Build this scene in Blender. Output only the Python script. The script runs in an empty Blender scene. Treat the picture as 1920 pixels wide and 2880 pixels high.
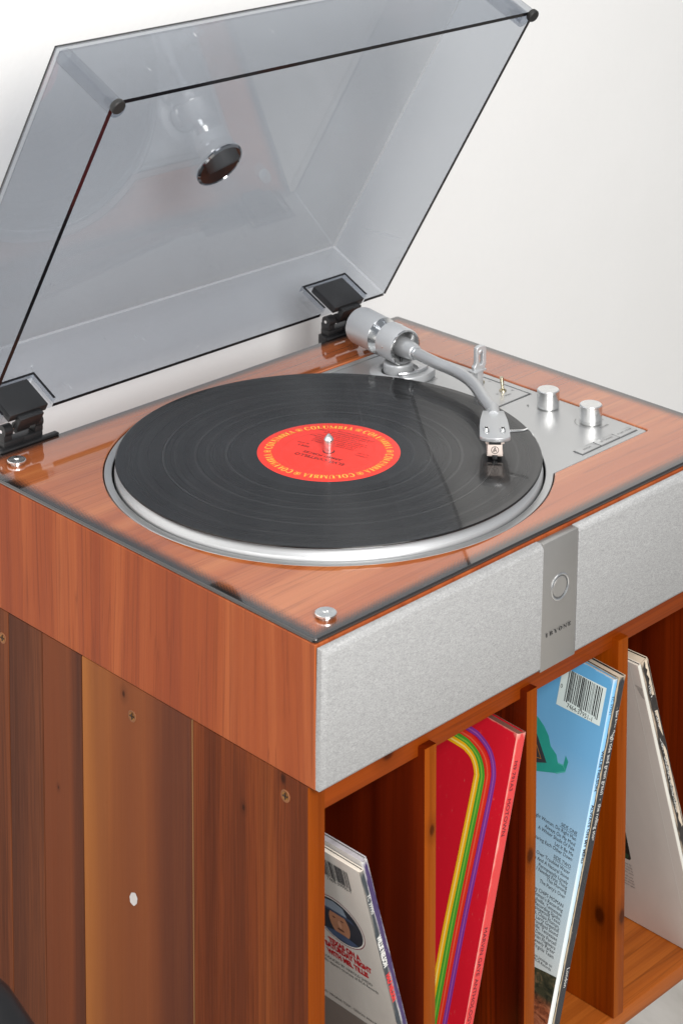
import bpy, bmesh, math, random
from mathutils import Vector, Matrix
random.seed(7)
S = bpy.context.scene
COL = S.collection
PI = math.pi
sin, cos, rad = math.sin, math.cos, math.radians

# ------------------------------------------------------------------ camera
CAM_P = Vector((-0.83322, -0.86472, 0.62535))
CAM_F = Vector((0.697586, 0.710082, -0.095692)).normalized()
cam = bpy.data.cameras.new('camera')
cam.sensor_fit = 'VERTICAL'
cam.sensor_height = 36.0
cam.lens = 5976.46 * 36.0 / 2880.0
cam.shift_x = (960 - 941.26) / 2880.0
cam.shift_y = (-602.08 - 1440) / 2880.0
cam.clip_start, cam.clip_end = 0.05, 100
cam_o = bpy.data.objects.new('camera', cam)
COL.objects.link(cam_o)
cam_o.location = CAM_P
cam_o.rotation_euler = CAM_F.to_track_quat('-Z', 'Y').to_euler()
cam.dof.use_dof = True
cam.dof.focus_distance = (Vector((0.20, 0.10, 0.0)) - CAM_P).dot(CAM_F)
cam.dof.aperture_fstop = 20
S.camera = cam_o

# ------------------------------------------------------------------ world, lamps, exposure
w = bpy.data.worlds.new('World')
S.world = w
w.use_nodes = True
w.node_tree.nodes['Background'].inputs[0].default_value = (0.93, 0.96, 1.0, 1)
w.node_tree.nodes['Background'].inputs[1].default_value = 0.36


def area(name, loc, target, sx, sy, watts, color):
    l = bpy.data.lights.new(name, 'AREA')
    l.shape = 'RECTANGLE'
    l.size, l.size_y, l.energy, l.color = sx, sy, watts, color
    o = bpy.data.objects.new(name, l)
    COL.objects.link(o)
    o.location = loc
    o.rotation_euler = (Vector(target) - Vector(loc)).to_track_quat('-Z', 'Y').to_euler()
    return o


area('softbox_key', (-0.75, -1.60, 1.05), (0.25, 0.25, 0.0), 0.75, 0.75, 60, (1.0, 0.985, 0.965))
area('added_fill_top', (0.1, -0.5, 1.9), (0.2, 0.25, 0.0), 1.3, 1.0, 16, (1.0, 0.98, 0.96))  # added overhead fill lamp, no known source there
area('added_fill_side', (-1.75, -0.25, 0.75), (0.1, 0.2, -0.1), 0.7, 1.1, 7, (1.0, 0.98, 0.95))  # fill lamp added on the left to brighten the case side
S.view_settings.view_transform = 'Standard'
S.view_settings.look = 'None'
S.view_settings.exposure = 0.0
S.view_settings.gamma = 1.0
S.cycles.max_bounces = 14
S.cycles.transparent_max_bounces = 24
S.cycles.transmission_bounces = 12
S.cycles.caustics_reflective = False
S.cycles.caustics_refractive = False
S.cycles.sample_clamp_indirect = 6.0
S.cycles.use_denoising = True

# ================================================================== mesh helpers
IDENT = (Vector((0, 0, 0)), Vector((1, 0, 0)), Vector((0, 1, 0)), Vector((0, 0, 1)))


def frame(o, ex, ez):
    ex, ez = Vector(ex).normalized(), Vector(ez).normalized()
    ey = ez.cross(ex).normalized()
    return (Vector(o), ex, ey, ez)


class MB:
    def __init__(self):
        self.v, self.f, self.m = [], [], []

    def add(self, vs, fs, mi=0, fr=IDENT):
        n = len(self.v)
        o, a, b, c = fr
        for p in vs:
            self.v.append(tuple(o + a * p[0] + b * p[1] + c * p[2]))
        for q in fs:
            self.f.append(tuple(n + i for i in q))
            self.m.append(mi)
        return self

    def box(self, x0, x1, y0, y1, z0, z1, mi=0, fr=IDENT):
        vs = [(x, y, z) for z in (z0, z1) for y in (y0, y1) for x in (x0, x1)]
        fs = [(0, 2, 3, 1), (4, 5, 7, 6), (0, 1, 5, 4), (2, 6, 7, 3), (0, 4, 6, 2), (1, 3, 7, 5)]
        return self.add(vs, fs, mi, fr)

    def prism(self, pts, z0, z1, mi=0, fr=IDENT):
        n = len(pts)
        vs = [(x, y, z0) for x, y in pts] + [(x, y, z1) for x, y in pts]
        fs = [tuple(range(n - 1, -1, -1)), tuple(range(n, 2 * n))]
        fs += [(i, (i + 1) % n, n + (i + 1) % n, n + i) for i in range(n)]
        return self.add(vs, fs, mi, fr)

    def lathe(self, prof, seg=48, mi=0, fr=IDENT, a0=0.0, a1=2 * PI):
        full = abs(a1 - a0 - 2 * PI) < 1e-6
        cols = seg if full else seg + 1
        vs, fs, idx = [], [], []
        for (r, z) in prof:
            if r < 1e-7:
                idx.append([len(vs)] * cols)
                vs.append((0, 0, z))
            else:
                idx.append(list(range(len(vs), len(vs) + cols)))
                for k in range(cols):
                    a = a0 + (a1 - a0) * k / seg
                    vs.append((r * cos(a), r * sin(a), z))
        for i in range(len(prof) - 1):
            for k in range(seg):
                k2 = (k + 1) % cols
                q = [idx[i][k], idx[i][k2], idx[i + 1][k2], idx[i + 1][k]]
                u = []
                for t in q:
                    if t not in u:
                        u.append(t)
                if len(u) > 2:
                    fs.append(tuple(u))
        return self.add(vs, fs, mi, fr)

    def tube(self, pts, rs, seg=20, mi=0, caps=True, fr=IDENT):
        pts = [Vector(p) for p in pts]
        n = len(pts)
        vs, fs = [], []
        up = Vector((0, 0, 1))
        for i, p in enumerate(pts):
            t = (pts[min(i + 1, n - 1)] - pts[max(i - 1, 0)]).normalized()
            s = t.cross(up)
            s = s.normalized() if s.length > 1e-5 else Vector((1, 0, 0))
            u = s.cross(t)
            r = rs[i] if isinstance(rs, (list, tuple)) else rs
            for k in range(seg):
                a = 2 * PI * k / seg
                vs.append(tuple(p + s * (r * cos(a)) + u * (r * sin(a))))
        for i in range(n - 1):
            for k in range(seg):
                k2 = (k + 1) % seg
                fs.append((i * seg + k, i * seg + k2, (i + 1) * seg + k2, (i + 1) * seg + k))
        if caps:
            fs.append(tuple(range(seg - 1, -1, -1)))
            fs.append(tuple((n - 1) * seg + k for k in range(seg)))
        return self.add(vs, fs, mi, fr)

    def build(self, name, mats, parent=None, bevel=0, seg=2, smooth=False, angle=35):
        me = bpy.data.meshes.new(name)
        me.from_pydata(self.v, [], self.f)
        for m in (mats if isinstance(mats, (list, tuple)) else [mats]):
            me.materials.append(m)
        me.polygons.foreach_set('material_index', self.m)
        bm = bmesh.new()
        bm.from_mesh(me)
        bmesh.ops.remove_doubles(bm, verts=bm.verts, dist=1e-6)
        bmesh.ops.recalc_face_normals(bm, faces=bm.faces)
        if bevel:
            es = [e for e in bm.edges if len(e.link_faces) == 2 and e.calc_face_angle(0) > rad(30)]
            bmesh.ops.bevel(bm, geom=es, offset=bevel, segments=seg, profile=0.5, affect='EDGES', clamp_overlap=True)
        bm.to_mesh(me)
        bm.free()
        finish(me, smooth or bool(bevel), angle)
        return link(name, me, parent)


def front_faces(o, mat):
    """give the faces that look towards -Y their own (edge) material"""
    me = o.data
    me.materials.append(mat)
    k = len(me.materials) - 1
    for p in me.polygons:
        if p.normal.y < -0.6:
            p.material_index = k
    return o


def finish(me, smooth, angle=35):
    if smooth:
        me.polygons.foreach_set('use_smooth', [True] * len(me.polygons))
        me.set_sharp_from_angle(angle=rad(angle))
    me.update()


def link(name, me, parent=None):
    o = bpy.data.objects.new(name, me)
    COL.objects.link(o)
    if parent:
        o.parent = parent
    return o


def empty(name, loc=(0, 0, 0)):
    o = bpy.data.objects.new(name, None)
    COL.objects.link(o)
    o.location = loc
    o.empty_display_size = 0.05
    return o


def tag(o, label, cat=None, group=None, kind=None):
    o['label'] = label
    if cat:
        o['category'] = cat
    if group:
        o['group'] = group
    if kind:
        o['kind'] = kind
    return o


def curve_mesh(cu):
    t = bpy.data.objects.new('tmp', cu)
    me = bpy.data.meshes.new_from_object(t)
    bpy.data.objects.remove(t)
    return me


def plate(name, loops, z0, z1, mat, parent=None, bevel=0.0004):
    """flat sheet with outer loop and holes, rounded edges"""
    cu = bpy.data.curves.new(name, 'CURVE')
    cu.dimensions = '2D'
    cu.fill_mode = 'BOTH'
    cu.extrude = (z1 - z0) / 2 - bevel
    cu.bevel_depth = bevel
    cu.bevel_resolution = 2
    cu.offset = -bevel
    for lp in loops:
        s = cu.splines.new('POLY')
        s.points.add(len(lp) - 1)
        for i, q in enumerate(lp):
            s.points[i].co = (q[0], q[1], 0, 1)
        s.use_cyclic_u = True
    me = curve_mesh(cu)
    bpy.data.curves.remove(cu)
    me.transform(Matrix.Translation((0, 0, (z0 + z1) / 2)))
    me.materials.clear()
    me.materials.append(mat)
    me.name = name
    finish(me, True, 30)
    return link(name, me, parent)


def arc(cx, cy, r, a0, a1, n):
    return [(cx + r * cos(a0 + (a1 - a0) * i / n), cy + r * sin(a0 + (a1 - a0) * i / n)) for i in range(n + 1)]


def rrect(x0, x1, y0, y1, r, n=5):
    return (arc(x1 - r, y1 - r, r, 0, PI / 2, n) + arc(x0 + r, y1 - r, r, PI / 2, PI, n)
            + arc(x0 + r, y0 + r, r, PI, 1.5 * PI, n) + arc(x1 - r, y0 + r, r, 1.5 * PI, 2 * PI, n))


_tc = {}


def text_geo(s, size, align='LEFT', shear=0.0, sx=1.0, spacing=1.0, bold=0.0):
    key = (s, size, align, shear, sx, spacing, bold)
    if key in _tc:
        return _tc[key]
    cu = bpy.data.curves.new('txt', 'FONT')
    cu.body = s
    cu.size = size
    cu.align_x = align
    cu.shear = shear
    cu.space_character = spacing
    cu.resolution_u = 2
    cu.offset = bold
    me = curve_mesh(cu)
    bpy.data.curves.remove(cu)
    vs = [(v.co.x * sx, v.co.y, 0) for v in me.vertices]
    fs = [tuple(p.vertices) for p in me.polygons]
    bpy.data.meshes.remove(me)
    _tc[key] = (vs, fs)
    return vs, fs


class Print(MB):
    """flat ink: text, rectangles, polygons and strips lying in a plane"""

    def text(self, s, x, y, size, align='LEFT', rot=0.0, shear=0.0, sx=1.0, spacing=1.0, z=0.0, mi=0, bold=0.0):
        vs, fs = text_geo(s, size, align, shear, sx, spacing, bold)
        c, d = cos(rot), sin(rot)
        self.cut()
        return self.add([(x + a * c - b * d, y + a * d + b * c, z) for a, b, _ in vs], fs, mi)

    def cut(self):
        """the next marks become an object of their own"""
        if not hasattr(self, 'cuts'):
            self.cuts = []
        self.cuts.append((len(self.v), len(self.f)))

    def poly(self, pts, z=0.0, mi=0):
        return self.add([(a, b, z) for a, b in pts], [tuple(range(len(pts)))], mi)

    def rect(self, x0, x1, y0, y1, z=0.0, mi=0):
        return self.poly([(x0, y0), (x1, y0), (x1, y1), (x0, y1)], z, mi)

    def strip(self, pts, wd, z=0.0, mi=0, closed=False):
        n = len(pts)
        vs = []
        for i in range(n):
            a = pts[(i - 1) % n] if (closed or i > 0) else pts[0]
            b = pts[(i + 1) % n] if (closed or i < n - 1) else pts[-1]
            tx, ty = b[0] - a[0], b[1] - a[1]
            l = math.hypot(tx, ty) or 1
            nx, ny = -ty / l * wd / 2, tx / l * wd / 2
            vs += [(pts[i][0] + nx, pts[i][1] + ny, z), (pts[i][0] - nx, pts[i][1] - ny, z)]
        fs = []
        for i in range(n if closed else n - 1):
            j = (i + 1) % n
            fs.append((2 * i, 2 * i + 1, 2 * j + 1, 2 * j))
        return self.add(vs, fs, mi)

    def make(self, name, mats, parent=None, fr=IDENT, joined=False):
        o, a, b, c = fr
        cuts = [] if joined else getattr(self, 'cuts', [])
        marks = [(0, 0)] + [q for q in cuts if q[0] > 0] + [(len(self.v), len(self.f))]
        last = None
        for (v0, f0), (v1, f1) in zip(marks[:-1], marks[1:]):
            if f1 <= f0:
                continue
            me = bpy.data.meshes.new(name)
            me.from_pydata([tuple(o + a * p[0] + b * p[1] + c * p[2]) for p in self.v[v0:v1]], [], [tuple(i - v0 for i in f) for f in self.f[f0:f1]])
            for m in (mats if isinstance(mats, (list, tuple)) else [mats]):
                me.materials.append(m)
            me.polygons.foreach_set('material_index', self.m[f0:f1])
            me.update()
            last = link(name, me, parent)
        return last


def spline(pts, n):
    """Catmull-Rom through points (any dimension)"""
    P = [pts[0]] + list(pts) + [pts[-1]]
    out = []
    for i in range(1, len(P) - 2):
        for k in range(n):
            t = k / n
            q = []
            for d in range(len(pts[0])):
                a, b, c, e = P[i - 1][d], P[i][d], P[i + 1][d], P[i + 2][d]
                q.append(0.5 * (2 * b + (c - a) * t + (2 * a - 5 * b + 4 * c - e) * t * t + (3 * b - a - 3 * c + e) * t ** 3))
            out.append(tuple(q))
    out.append(tuple(pts[-1]))
    return out


# ---- high-contrast serif capitals (for the engraved and printed serif lettering)
def serif_glyph(ch, t=0.24, h=0.06):
    P = []

    def R(x0, y0, x1, y1):
        P.append([(x0, y0), (x1, y0), (x1, y1), (x0, y1)])

    def ring(cx, cy, rx, ry, tx, ty, a0, a1, n=18):
        for i in range(n):
            a, b = a0 + (a1 - a0) * i / n, a0 + (a1 - a0) * (i + 1) / n
            P.append([(cx + rx * cos(a), cy + ry * sin(a)), (cx + rx * cos(b), cy + ry * sin(b)),
                      (cx + (rx - tx) * cos(b), cy + (ry - ty) * sin(b)), (cx + (rx - tx) * cos(a), cy + (ry - ty) * sin(a))])

    def stem(x, w=t, s=0.09, top=True, bot=True):
        R(x, 0, x + w, 1)
        if bot:
            R(x - s, 0, x + w + s, h)
        if top:
            R(x - s, 1 - h, x + w + s, 1)

    if ch in 'I1':
        stem(0.1)
        wd = t + 0.2
        if ch == '1':
            P.append([(0.1, 1), (0.1, 0.9), (-0.08, 0.82), (-0.08, 0.88)])
    elif ch == 'L':
        stem(0.1)
        R(0.1, 0, 0.75, h)
        P.append([(0.75, 0), (0.75, 0.34), (0.7, 0.34), (0.58, h), (0.58, 0)])
        wd = 0.8
    elif ch == 'E':
        stem(0.1)
        for y in (0, 1 - h):
            R(0.1, y, 0.75, y + h)
        R(0.1, 0.48, 0.6, 0.48 + h)
        P.append([(0.75, 0), (0.75, 0.32), (0.7, 0.32), (0.58, h), (0.58, 0)])
        P.append([(0.58, 1), (0.58, 1 - h), (0.7, 0.7), (0.75, 0.7), (0.75, 1)])
        R(0.56, 0.36, 0.61, 0.66)
        wd = 0.82
    elif ch == 'U':
        R(0.1, 0.35, 0.1 + t, 1)
        R(0.0, 1 - h, 0.2 + t, 1)
        R(0.8, 0.35, 0.8 + h, 1)
        R(0.68, 1 - h, 0.98, 1)
        ring(0.48, 0.35, 0.38, 0.37, 0.06, 0.08, PI, 2 * PI)
        P.append([(0.1, 0.36), (0.34, 0.36), (0.36, 0.16), (0.2, 0.1)])
        wd = 1.0
    elif ch == 'M':
        R(0.1, 0, 0.1 + h, 1)
        R(0, 0, 0.26, h)
        P.append([(0.04, 1), (0.3, 1), (0.66, 0), (0.56, 0)])
        P.append([(0.56, 0), (0.62, 0), (1.0, 1), (0.92, 1)])
        stem(0.88, t, 0.07)
        wd = 1.24
    elif ch == 'N':
        R(0.1, 0, 0.1 + h, 1)
        R(0, 0, 0.26, h)
        P.append([(0.02, 1), (0.28, 1), (0.88, 0), (0.74, 0)])
        R(0.82, 0, 0.82 + h, 1)
        R(0.7, 1 - h, 1.0, 1)
        wd = 1.02
    elif ch == 'B':
        stem(0.1, t, 0.08)
        ring(0.42, 0.75, 0.34, 0.25, 0.2, h, -PI / 2, PI / 2, 12)
        ring(0.44, 0.27, 0.4, 0.27, 0.22, h, -PI / 2, PI / 2, 12)
        R(0.1, 1 - h, 0.44, 1)
        R(0.1, 0.5, 0.44, 0.5 + h)
        R(0.1, 0, 0.46, h)
        wd = 0.9
    elif ch == 'A':
        P.append([(0.08, 0), (0.14, 0), (0.5, 1), (0.44, 1)])
        P.append([(0.38, 1), (0.56, 1), (0.94, 0), (0.66, 0)])
        R(0.24, 0.3, 0.72, 0.3 + h)
        R(-0.02, 0, 0.26, h)
        R(0.58, 0, 1.02, h)
        wd = 1.0
    elif ch == 'Y':
        R(0.36, 0, 0.36 + t, 0.48)
        R(0.26, 0, 0.46 + t, h)
        P.append([(0.02, 1), (0.3, 1), (0.6, 0.44), (0.36, 0.44)])
        P.append([(0.84, 1), (0.9, 1), (0.6, 0.44), (0.54, 0.44)])
        R(-0.06, 1 - h, 0.38, 1)
        R(0.74, 1 - h, 1.0, 1)
        wd = 0.98
    elif ch == 'O':
        ring(0.48, 0.5, 0.46, 0.52, 0.25, h, 0, 2 * PI, 28)
        wd = 0.98
    elif ch == 'C':
        ring(0.48, 0.5, 0.46, 0.52, 0.25, h, rad(42), rad(318), 24)
        R(0.8, 0.62, 0.86, 0.98)
        P.append([(0.8, 0.16), (0.86, 0.2), (0.86, 0.3), (0.8, 0.3)])
        wd = 0.94
    else:
        wd = 0.5
    return P, wd


# ================================================================== material helpers
def new_mat(name):
    m = bpy.data.materials.new(name)
    m.use_nodes = True
    nt = m.node_tree
    return m, nt, nt.nodes['Principled BSDF']


def nd(nt, typ, **kw):
    n = nt.nodes.new('ShaderNode' + typ)
    for k, v in kw.items():
        setattr(n, k, v)
    return n


def setin(n, **kw):
    for k, v in kw.items():
        n.inputs[k.replace('_', ' ')].default_value = v


def lk(nt, a, b):
    nt.links.new(a, b)


def math_n(nt, op, a, b=None, c=None, clamp=False):
    n = nd(nt, 'Math', operation=op)
    n.use_clamp = clamp
    for i, x in enumerate((a, b, c)):
        if x is None:
            continue
        if hasattr(x, 'is_linked'):
            lk(nt, x, n.inputs[i])
        else:
            n.inputs[i].default_value = x
    return n.outputs[0]


def mixc(nt, fac, a, b, blend='MIX'):
    n = nd(nt, 'Mix', data_type='RGBA', blend_type=blend)
    for sock, x in ((n.inputs['Factor'], fac), (n.inputs['A'], a), (n.inputs['B'], b)):
        pass
    fs, As, Bs = n.inputs[0], n.inputs[6], n.inputs[7]
    for sock, x in ((fs, fac), (As, a), (Bs, b)):
        if hasattr(x, 'is_linked'):
            lk(nt, x, sock)
        elif sock is fs:
            sock.default_value = x
        else:
            sock.default_value = tuple(x) + ((1,) if len(x) == 3 else ())
    return n.outputs[2]


def ramp(nt, fac, stops, interp='LINEAR'):
    n = nd(nt, 'ValToRGB')
    n.color_ramp.interpolation = interp
    el = n.color_ramp.elements
    while len(el) < len(stops):
        el.new(0.5)
    for e, (p, c) in zip(el, stops):
        e.position = p
        e.color = (c, c, c, 1) if isinstance(c, (int, float)) else tuple(c) + (1,)
    lk(nt, fac, n.inputs[0])
    return n.outputs[0]


def coords(nt, scale=(1, 1, 1), loc=(0, 0, 0), rot=(0, 0, 0), out='Object'):
    tc = nd(nt, 'TexCoord')
    mp = nd(nt, 'Mapping')
    mp.inputs['Scale'].default_value = scale
    mp.inputs['Location'].default_value = loc
    mp.inputs['Rotation'].default_value = rot
    lk(nt, tc.outputs[out], mp.inputs[0])
    return mp.outputs[0]


def noise(nt, vec, scale=1.0, detail=3.0, rough=0.5, dist=0.0):
    n = nd(nt, 'TexNoise')
    setin(n, Scale=scale, Detail=detail, Roughness=rough, Distortion=dist)
    lk(nt, vec, n.inputs['Vector'])
    return n.outputs['Fac']


def bump(nt, b, height, strength=0.2, dist=0.001):
    n = nd(nt, 'Bump')
    setin(n, Strength=strength, Distance=dist)
    lk(nt, height, n.inputs['Height'])
    lk(nt, n.outputs[0], b.inputs['Normal'])


def plain(name, color, rough=0.5, metal=0.0, spec=0.5, coat=0.0, coat_rough=0.03, vary=0.0, grain=0.0, gscale=900.0):
    m, nt, b = new_mat(name)
    setin(b, Roughness=rough, Metallic=metal, Coat_Weight=coat, Coat_Roughness=coat_rough)
    b.inputs['Base Color'].default_value = tuple(color) + (1,)
    b.inputs['Specular IOR Level'].default_value = spec
    if vary or grain:
        v = coords(nt)
        f = noise(nt, v, 60, 4, 0.6)
        c = mixc(nt, f, [x * (1 - vary) for x in color], [min(1, x * (1 + vary)) for x in color])
        lk(nt, c, b.inputs['Base Color'])
        rr = nd(nt, 'MapRange')
        setin(rr, To_Min=max(0.0, rough - 0.06), To_Max=rough + 0.06)
        lk(nt, f, rr.inputs[0])
        lk(nt, rr.outputs[0], b.inputs['Roughness'])
        if grain:
            bump(nt, b, noise(nt, v, gscale, 2, 0.5), grain, 0.0003)
    return m


def wood(name, cols, axis='Z', seed=0.0, rough=0.4, coat=0.0, lines=0.6, tight=1.0, wander=0.35, knots=(), grad=None, spec=0.3, depth=1.0):
    """long-grained timber; axis = grain direction; cols = (dark, mid, light)"""
    m, nt, b = new_mat(name)
    i = 'XYZ'.index(axis)

    def sc(across, along):
        s = [across] * 3
        s[i] = along
        return tuple(s)
    off = (seed * 1.37, seed * 2.11, seed * 0.73)
    warp = nd(nt, 'TexNoise')
    setin(warp, Scale=1.0, Detail=2.0)
    lk(nt, coords(nt, sc(14, 2.2), off), warp.inputs['Vector'])
    base = nd(nt, 'TexCoord').outputs['Object']
    addv = nd(nt, 'VectorMath', operation='MULTIPLY_ADD')
    lk(nt, warp.outputs['Color'], addv.inputs[0])
    sv = [0.012 * wander] * 3
    sv[i] = 0.0
    addv.inputs[1].default_value = sv
    lk(nt, base, addv.inputs[2])
    vec = addv.outputs[0]

    def mp(s, o=off):
        n = nd(nt, 'Mapping')
        n.inputs['Scale'].default_value = s
        n.inputs['Location'].default_value = o
        lk(nt, vec, n.inputs[0])
        return n.outputs[0]
    broad = noise(nt, mp(sc(26 * tight, 0.9)), 1, 2.5, 0.55)
    mid = noise(nt, mp(sc(70 * tight, 2.2)), 1, 3, 0.6)
    hair = noise(nt, mp(sc(150 * tight, 2.2), (off[0] + 3.1, off[1] + 1.7, off[2])), 1, 2, 0.5)
    fine = noise(nt, mp(sc(700, 16)), 1, 2, 0.6)
    c = ramp(nt, broad, [(0.33, cols[0]), (0.5, cols[1]), (0.66, cols[2])])
    c = mixc(nt, ramp(nt, mid, [(0.36, 0.42), (0.53, 0.0)]), c, cols[0])
    c = mixc(nt, math_n(nt, 'MULTIPLY', ramp(nt, hair, [(0.545, 0.0), (0.585, 1.0), (0.60, 0.5), (0.64, 0.0)]), lines), c,
             [x * 0.50 for x in cols[0]])
    c = mixc(nt, ramp(nt, fine, [(0.34, 0.14 * depth), (0.58, 0.0)]), c, [x * 0.45 for x in cols[0]])
    if grad:
        ax, g0, g1, stops = grad
        sg = nd(nt, 'SeparateXYZ')
        lk(nt, vec, sg.inputs[0])
        tt_ = nd(nt, 'MapRange')
        setin(tt_, From_Min=g0, From_Max=g1)
        lk(nt, sg.outputs['XYZ'.index(ax)], tt_.inputs[0])
        wob = math_n(nt, 'ADD', tt_.outputs[0], math_n(nt, 'MULTIPLY', math_n(nt, 'SUBTRACT', broad, 0.5), 0.5))
        c = mixc(nt, 0.78, c, ramp(nt, wob, stops))
    for (k, kr) in knots:
        vm = nd(nt, 'VectorMath', operation='SUBTRACT')
        lk(nt, base, vm.inputs[0])
        vm.inputs[1].default_value = k
        sm = nd(nt, 'VectorMath', operation='MULTIPLY')
        lk(nt, vm.outputs[0], sm.inputs[0])
        ks = [1.0 / kr] * 3
        ks[i] = 0.62 / kr
        sm.inputs[1].default_value = ks
        ln = nd(nt, 'VectorMath', operation='LENGTH')
        lk(nt, sm.outputs[0], ln.inputs[0])
        dd = math_n(nt, 'ADD', ln.outputs['Value'], math_n(nt, 'MULTIPLY', math_n(nt, 'SUBTRACT', mid, 0.5), 0.9))
        c = mixc(nt, ramp(nt, math_n(nt, 'MULTIPLY', dd, 0.33), [(0.15, 0.85), (0.32, 0.28), (0.9, 0.0)]), c, [x * 0.22 for x in cols[0]])
    lk(nt, c, b.inputs['Base Color'])
    rg = nd(nt, 'MapRange')
    setin(rg, To_Min=rough - 0.08, To_Max=rough + 0.10)
    lk(nt, mid, rg.inputs[0])
    lk(nt, rg.outputs[0], b.inputs['Roughness'])
    setin(b, Coat_Weight=coat, Coat_Roughness=0.08)
    b.inputs['Specular IOR Level'].default_value = spec
    bump(nt, b, fine, 0.10, 0.0004)
    m['col_socket'] = 1
    return m, nt, b, c


# ================================================================== dimensions (metres)
W, D, H = 0.437, 0.3525, 0.0908
CX, CY = 0.18395, 0.17679          # platter centre
GT = 0.0030                         # top of the glass deck
ZREC = 0.0109                       # top of the record

# ------------------------------------------------------------------ materials
VEN = [(0.26035, 0.051424, 0.014973), (0.33343, 0.073327, 0.019803), (0.39281, 0.099039, 0.02898)]
M = {}
M['veneer_side'] = wood('cherry_veneer_upright', VEN, 'Z', 1.3, 0.5, 0.0, 0.42, 1.5, 2.2, spec=0.2)[0]


def deck_material():
    m, nt, b, c = wood('cherry_veneer_under_glass', [(0.33829, 0.084719, 0.026082), (0.42012, 0.1196, 0.037422), (0.49106, 0.16196, 0.054432)], 'X', 4.2, 0.45, 1.0, 0.42, 1.4, 2.4)
    tc = nd(nt, 'TexCoord')
    sp = nd(nt, 'SeparateXYZ')
    lk(nt, tc.outputs['Object'], sp.inputs[0])
    x, y = sp.outputs[0], sp.outputs[1]
    d = math_n(nt, 'MINIMUM', math_n(nt, 'MINIMUM', x, math_n(nt, 'SUBTRACT', W, x)),
               math_n(nt, 'MINIMUM', y, math_n(nt, 'SUBTRACT', D, y)))
    # halftone dots printed under the glass: big at the rim, vanishing inwards
    pitch = 0.00095
    k = 2 * PI / pitch
    u = math_n(nt, 'MULTIPLY', math_n(nt, 'ADD', x, y), k * 0.7071)
    v = math_n(nt, 'MULTIPLY', math_n(nt, 'SUBTRACT', x, y), k * 0.7071)
    wv = math_n(nt, 'MULTIPLY', math_n(nt, 'ADD', math_n(nt, 'COSINE', u), math_n(nt, 'COSINE', v)), 0.5)   # -1..1
    t = nd(nt, 'MapRange')
    setin(t, From_Min=0.0026, From_Max=0.0142, To_Min=-1.05, To_Max=1.02)
    lk(nt, d, t.inputs[0])
    dots = math_n(nt, 'MULTIPLY_ADD', math_n(nt, 'SUBTRACT', wv, t.outputs[0]), 2.2, 0.5, clamp=True)
    c2 = mixc(nt, dots, c, (0.010, 0.011, 0.011))
    lk(nt, c2, b.inputs['Base Color'])
    for l in list(nt.links):
        if l.to_socket == b.inputs['Normal']:
            nt.links.remove(l)
    setin(b, Coat_Weight=1.0, Coat_Roughness=0.004, Coat_IOR=1.52)
    b.inputs['Specular IOR Level'].default_value = 0.5      # second reflection, from the underside of the glass
    for l in list(nt.links):
        if l.to_socket == b.inputs['Roughness']:
            nt.links.remove(l)
    b.inputs['Roughness'].default_value = 0.07
    return m


M['deck'] = deck_material()
M['silver'] = plain('satin_silver_plate', (0.58, 0.585, 0.585), 0.36, 0.85, vary=0.04, grain=0.06, gscale=1500)
M['silver_ring'] = plain('polished_silver_rim', (0.70, 0.71, 0.72), 0.22, 0.95, vary=0.02)
M['silver_paint'] = plain('silver_lacquer', (0.62, 0.63, 0.64), 0.42, 0.6, coat=0.15, coat_rough=0.2, vary=0.03)
M['arm_paint'] = plain('grey_silver_tonearm_lacquer', (0.50, 0.51, 0.52), 0.36, 0.6, coat=0.25, coat_rough=0.15, vary=0.03)
M['chrome'] = plain('chrome', (0.86, 0.86, 0.85), 0.12, 1.0)
M['brass'] = plain('pale_brass', (0.60, 0.54, 0.40), 0.25, 1.0)
M['gold_screw'] = plain('yellow_passivated_steel', (0.42, 0.20, 0.06), 0.35, 1.0, vary=0.3)
M['black'] = plain('black_moulded_plastic', (0.014, 0.014, 0.015), 0.42, vary=0.1, grain=0.1)
M['black_gloss'] = plain('black_gloss', (0.01, 0.01, 0.012), 0.08)
M['rubber'] = plain('dark_grey_rubber', (0.012, 0.012, 0.012), 0.6, vary=0.1)
M['gap'] = plain('dark_recess', (0.02, 0.021, 0.022), 0.6)
M['groove'] = plain('shadow_groove_grey', (0.12, 0.125, 0.13), 0.4, 0.5)
M['ink'] = plain('black_ink', (0.012, 0.012, 0.013), 0.5)
M['ink_grey'] = plain('grey_ink', (0.10, 0.10, 0.10), 0.5)
M['ink_soft'] = plain('soft_black_ink', (0.035, 0.035, 0.04), 0.6)
M['ink_white'] = plain('white_ink', (0.75, 0.74, 0.70), 0.6)
M['ink_red'] = plain('red_ink', (0.48, 0.012, 0.018), 0.5)
M['ink_gold'] = plain('yellow_ink', (0.90, 0.47, 0.06), 0.45)
M['ink_label'] = plain('black_label_ink', (0.05, 0.012, 0.010), 0.45)
M['engrave'] = plain('engraved_mark', (0.09, 0.09, 0.09), 0.5)
M['cart'] = plain('pinkish_white_cartridge_plastic', (0.74, 0.63, 0.57), 0.4, vary=0.03)
M['brushed'] = None


def brushed():
    m, nt, b = new_mat('turned_aluminium')
    setin(b, Metallic=1.0, Roughness=0.24)
    b.inputs['Base Color'].default_value = (0.86, 0.86, 0.85, 1)
    b.inputs['Anisotropic'].default_value = 0.8
    tg = nd(nt, 'Tangent', direction_type='RADIAL', axis='Z')
    lk(nt, tg.outputs[0], b.inputs['Tangent'])
    return m


M['brushed'] = brushed()


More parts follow.
